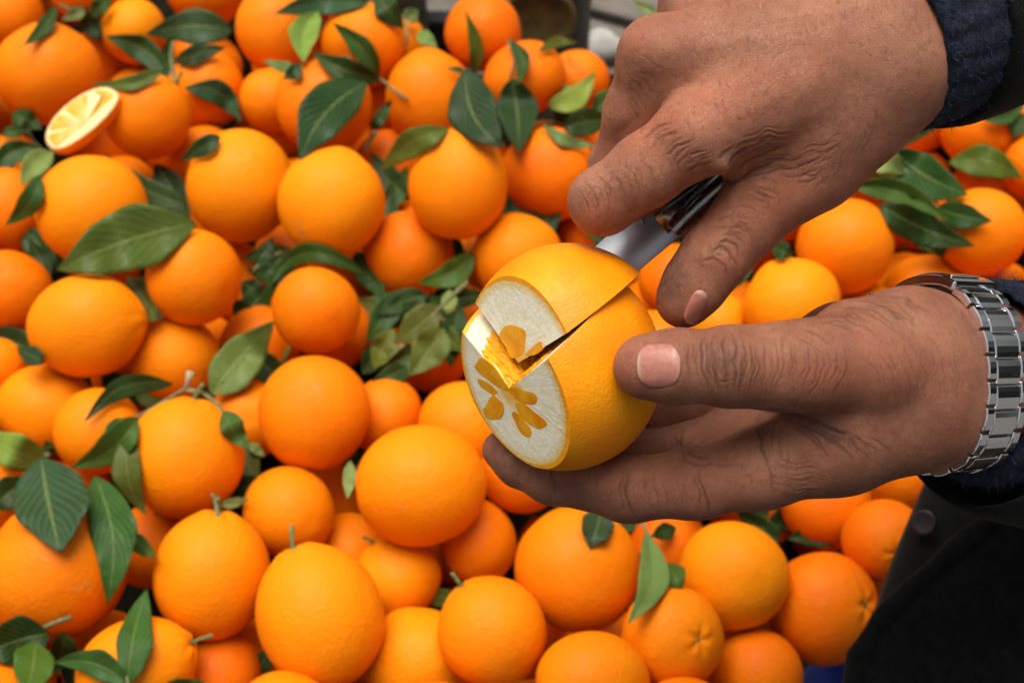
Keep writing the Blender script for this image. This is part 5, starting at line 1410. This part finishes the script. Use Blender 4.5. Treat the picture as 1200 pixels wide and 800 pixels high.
# front of the coat: a hanging panel with a turned edge, and the fuller front behind it
def cloth(name, rows, mat, thick=.004, sub=2):
    """rows of (px, py, depth)"""
    n = len(rows[0]); V = [P(*p) - PO for r in rows for p in r]; Fc = []
    for i in range(len(rows) - 1):
        for k in range(n - 1): Fc.append((i * n + k, i * n + k + 1, (i + 1) * n + k + 1, (i + 1) * n + k))
    o = obj(name, V, Fc, mat, person); bm = bmesh.new(); bm.from_mesh(o.data); bmesh.ops.recalc_face_normals(bm, faces=bm.faces); bm.to_mesh(o.data); bm.free()
    subsurf(o, sub); md = o.modifiers.new('thickness', 'SOLIDIFY'); md.thickness = thick; md.offset = 0
    return o
cl = cloth('coat_front', [
    [(1112, 500, .80), (1125, 498, .785), (1200, 480, .77), (1320, 460, .76)],
    [(1092, 556, .80), (1110, 556, .782), (1200, 540, .765), (1330, 530, .755)],
    [(1062, 622, .79), (1084, 626, .770), (1200, 600, .755), (1340, 600, .75)],
    [(1036, 690, .78), (1056, 694, .760), (1180, 690, .745), (1340, 690, .74)],
    [(1018, 752, .77), (1034, 756, .752), (1160, 770, .735), (1340, 780, .73)],
    [(1004, 810, .76), (1020, 815, .745), (1150, 850, .73), (1340, 880, .72)],
    [(994, 880, .75), (1010, 890, .738), (1150, 930, .72), (1340, 960, .71)]], M['coat'], .004)
cl['label'] = 'charcoal front edge of the coat with one button'
cl = cloth('coat_flap', [
    [(1176, 598, 0.713), (1200, 606, 0.708), (1260, 640, 0.706), (1360, 690, 0.703)],
    [(1130, 636, 0.713), (1150, 650, 0.706), (1225, 690, 0.703), (1350, 740, 0.698)],
    [(1080, 680, 0.710), (1098, 696, 0.702), (1185, 745, 0.698), (1340, 800, 0.693)],
    [(1034, 726, 0.708), (1050, 744, 0.700), (1150, 800, 0.693), (1330, 860, 0.688)],
    [(1006, 768, 0.706), (1022, 790, 0.696), (1120, 850, 0.688), (1320, 920, 0.678)],
    [(998, 830, 0.698), (1016, 850, 0.688), (1110, 900, 0.678), (1310, 980, 0.668)]], M['coat'], .009)
cl['label'] = 'dark overlapping flap of the coat'
edge = [(1210, 570, .716), (1176, 598, .711), (1130, 636, .710), (1080, 680, .708), (1034, 726, .706), (1007, 768, .703), (998, 830, .697), (994, 880, .692)]
fine_ = []
for (a0, b0, c0_), (a1, b1, c1_) in zip(edge[:-1], edge[1:]):
    for u in (0, .33, .66): fine_.append(P(a0 + (a1 - a0) * u, b0 + (b1 - b0) * u, c0_ + (c1_ - c0_) * u) - PO)
obj('coat_hem', *tube(fine_, [.0062 + .0008 * math.sin(i * 1.3) for i in range(len(fine_))], 12), M['coat'], person)['label'] = 'rolled edge of the coat flap'
def button(px, py, d, r):
    n = cvec(-.55, -.1, .8); c = P(px, py, d) - PO; a = np.cross(n, UPV); a /= np.linalg.norm(a); b = np.cross(n, a); secs = []
    for rr, h in ((.2, -.0015), (1, -.0012), (1.02, .0006), (.9, .0014), (.72, .0008), (.2, .0006)):
        secs.append([c + n * h + r * rr * (a * math.cos(2 * math.pi * k / 24) + b * math.sin(2 * math.pi * k / 24)) for k in range(24)])
    o = obj('button', *loft(secs), M['button'], person); o['label'] = 'round dark button on the coat edge'
button(1083, 612, .764, .0072)

# ================================================================ blue sheet at the front corner
wavy = []
M['tarp'] = mat_plain('blue_sheet', (.010, .05, .36), .4, .25, 40, .3, .002)
tx0 = P(900, 830, .93); V = []; Fc = []
nx, ny = 30, 24
for j in range(ny + 1):
    for i in range(nx + 1):
        x = .165 + .30 * i / nx; y = .27 + .16 * j / ny
        V.append((x, y, ZP - .128 + .004 * math.sin(21 * x + 3) * math.sin(17 * y) + .002 * math.sin(55 * x + 31 * y)))
for j in range(ny):
    for i in range(nx):
        a = j * (nx + 1) + i; Fc.append((a, a + 1, a + nx + 2, a + nx + 1))
o = obj('tarp', V, Fc, M['tarp']); tag(o, kind='structure')

# ================================================================ what stands behind the pile
def mat_wood():
    t = NT('weathered_wood'); v = t.coords('Object', (1, 9, 9)); n = t.noise(v, 18, 5, .65); g = t.noise(v, 70, 3, .6)
    c = t.mix(t.mrange(n, .3, .7), (.10, .082, .066), (.21, .185, .155)); c = t.mix(t.mrange(g, .55, .75, 0, .6), c, (.05, .04, .032))
    return t.out(c, .85, t.bump(g, .5, .002))
M['wood'] = mat_wood()
def box(name, size, mat, parent=None, bw=.003):
    x, y, z = (s / 2 for s in size)
    V = [(a, b, c) for a in (-x, x) for b in (-y, y) for c in (-z, z)]
    o = obj(name, V, [(0, 1, 3, 2), (4, 6, 7, 5), (0, 4, 5, 1), (2, 3, 7, 6), (0, 2, 6, 4), (1, 5, 7, 3)], mat, parent, smooth=False)
    bevel(o, bw, 2); return o
ground_z = .05
M['ground'] = mat_plain('paving', (.085, .082, .078), .9, .35, 14, .4, .004)
tag(obj('ground', [(-8, -4, ground_z), (8, -4, ground_z), (8, 12, ground_z), (-8, 12, ground_z)], [(0, 1, 2, 3)], M['ground']), kind='structure')
pal = empty('wooden_pallet', (.18, 1.30, .42)); tag(pal, 'weathered grey wooden pallet behind the pile', 'pallet')
pal.rotation_euler = (0, 0, math.radians(-24))
for i in range(6):
    b = box('plank', (.95, .085, .02), M['wood'], pal); b.location = (0, -.18 + .108 * i, .05 + .004 * (i % 2)); b.rotation_euler = (0, 0, .01 * (i - 2))
for x in (-.38, 0, .38):
    b = box('bearer', (.08, .66, .085), M['wood'], pal); b.location = (x, .08, -.006)
for i, (px, py, rx, ry) in enumerate([(705, 56, .030, .018), (688, 88, .016, .010)]):
    d = 1.52; rs = random.Random(i); V = []; Fc = []
    bmm = bmesh.new(); bmesh.ops.create_icosphere(bmm, subdivisions=3, radius=1)
    for v in bmm.verts: v.co = Vector((v.co.x * rx, v.co.y * rx * .8, v.co.z * ry)) * (1 + .12 * math.sin(5 * v.co.x + 3 * v.co.y + i))
    me = bpy.data.meshes.new('stone'); bmm.to_mesh(me); bmm.free()
    o = link('stone', me, mat_plain('stone_%d' % i, (.40, .38, .35), .8, .2, 50)); zt = .48
    v = FWD + RGT * ((px - 600) / FPX) - UPV * ((py - 400) / FPX); dd = (zt + ry * .8 - CAM[2]) / v[2]
    o.location = tuple(CAM + v * dd); tag(o, ('pale stone lying on the grey planks', 'smaller stone on the planks close to the fruit')[i], 'stone')
# grey post with a brass disc, dark bin beside it
M['post'] = mat_plain('grey_green_paint', (.050, .058, .052), .5, .3, 30, .2, .002)
M['brass'] = mat_plain('dull_gold_paint', (.20, .155, .045), .45, .35, 40, .3, .002)
def at_z(px, py, z):
    v = FWD + RGT * ((px - 600) / FPX) - UPV * ((py - 400) / FPX); return CAM + v * ((z - CAM[2]) / v[2])
pc = at_z(630, 26, .62)
post = empty('painted_drum', (pc[0], pc[1] + .05, .06)); tag(post, 'grey green metal drum with a brass disc on its side', 'drum')
def lathe(prof, n=40):
    return loft([[(r * math.cos(2 * math.pi * k / n), r * math.sin(2 * math.pi * k / n), z) for k in range(n)] for r, z in prof])
dr = .062
ob = obj('drum_body', *lathe([(dr, 0), (dr, .02), (dr - .003, .03), (dr - .003, .30), (dr, .31), (dr, .33), (dr - .003, .34), (dr - .003, .62), (dr + .002, .63), (dr + .002, .65), (dr - .006, .655)]), M['post'], post)
bevel(ob, .002, 2, 40)
n_ = (0, -1, 0); secs = []
for rr, y in ((.034, -dr + .010), (.040, -dr - .001), (.040, -dr - .005), (.036, -dr - .006), (.033, -dr - .004), (.004, -dr - .003)):
    secs.append([(rr * math.cos(2 * math.pi * k / 32), y, .575 + rr * math.sin(2 * math.pi * k / 32)) for k in range(32)])
obj('disc', *loft(secs), M['brass'], post)
bc = at_z(400, -10, .55)
crate = empty('dark_crate', (bc[0] - .02, bc[1] + .26, .06)); tag(crate, 'dark maroon crate in shadow behind the pile', 'crate')
M['maroon'] = mat_plain('maroon_plastic', (.030, .004, .006), .6, .3, 40); M['black'] = mat_plain('black_inside', (.006, .006, .006), .8, .3, 40)
for nm, sz, lc, mt in (('side_panel', (.46, .015, .46), (0, -.29, .23), 'maroon'), ('side_panel', (.46, .015, .46), (0, .29, .23), 'maroon'), ('end_panel', (.015, .565, .46), (-.222, 0, .23), 'maroon'), ('end_panel', (.015, .565, .46), (.222, 0, .23), 'maroon'), ('bottom_panel', (.44, .56, .012), (0, 0, .02), 'black'), ('rim', (.47, .022, .02), (0, -.292, .47), 'black')):
    b = box(nm, sz, M[mt], crate); b.location = lc
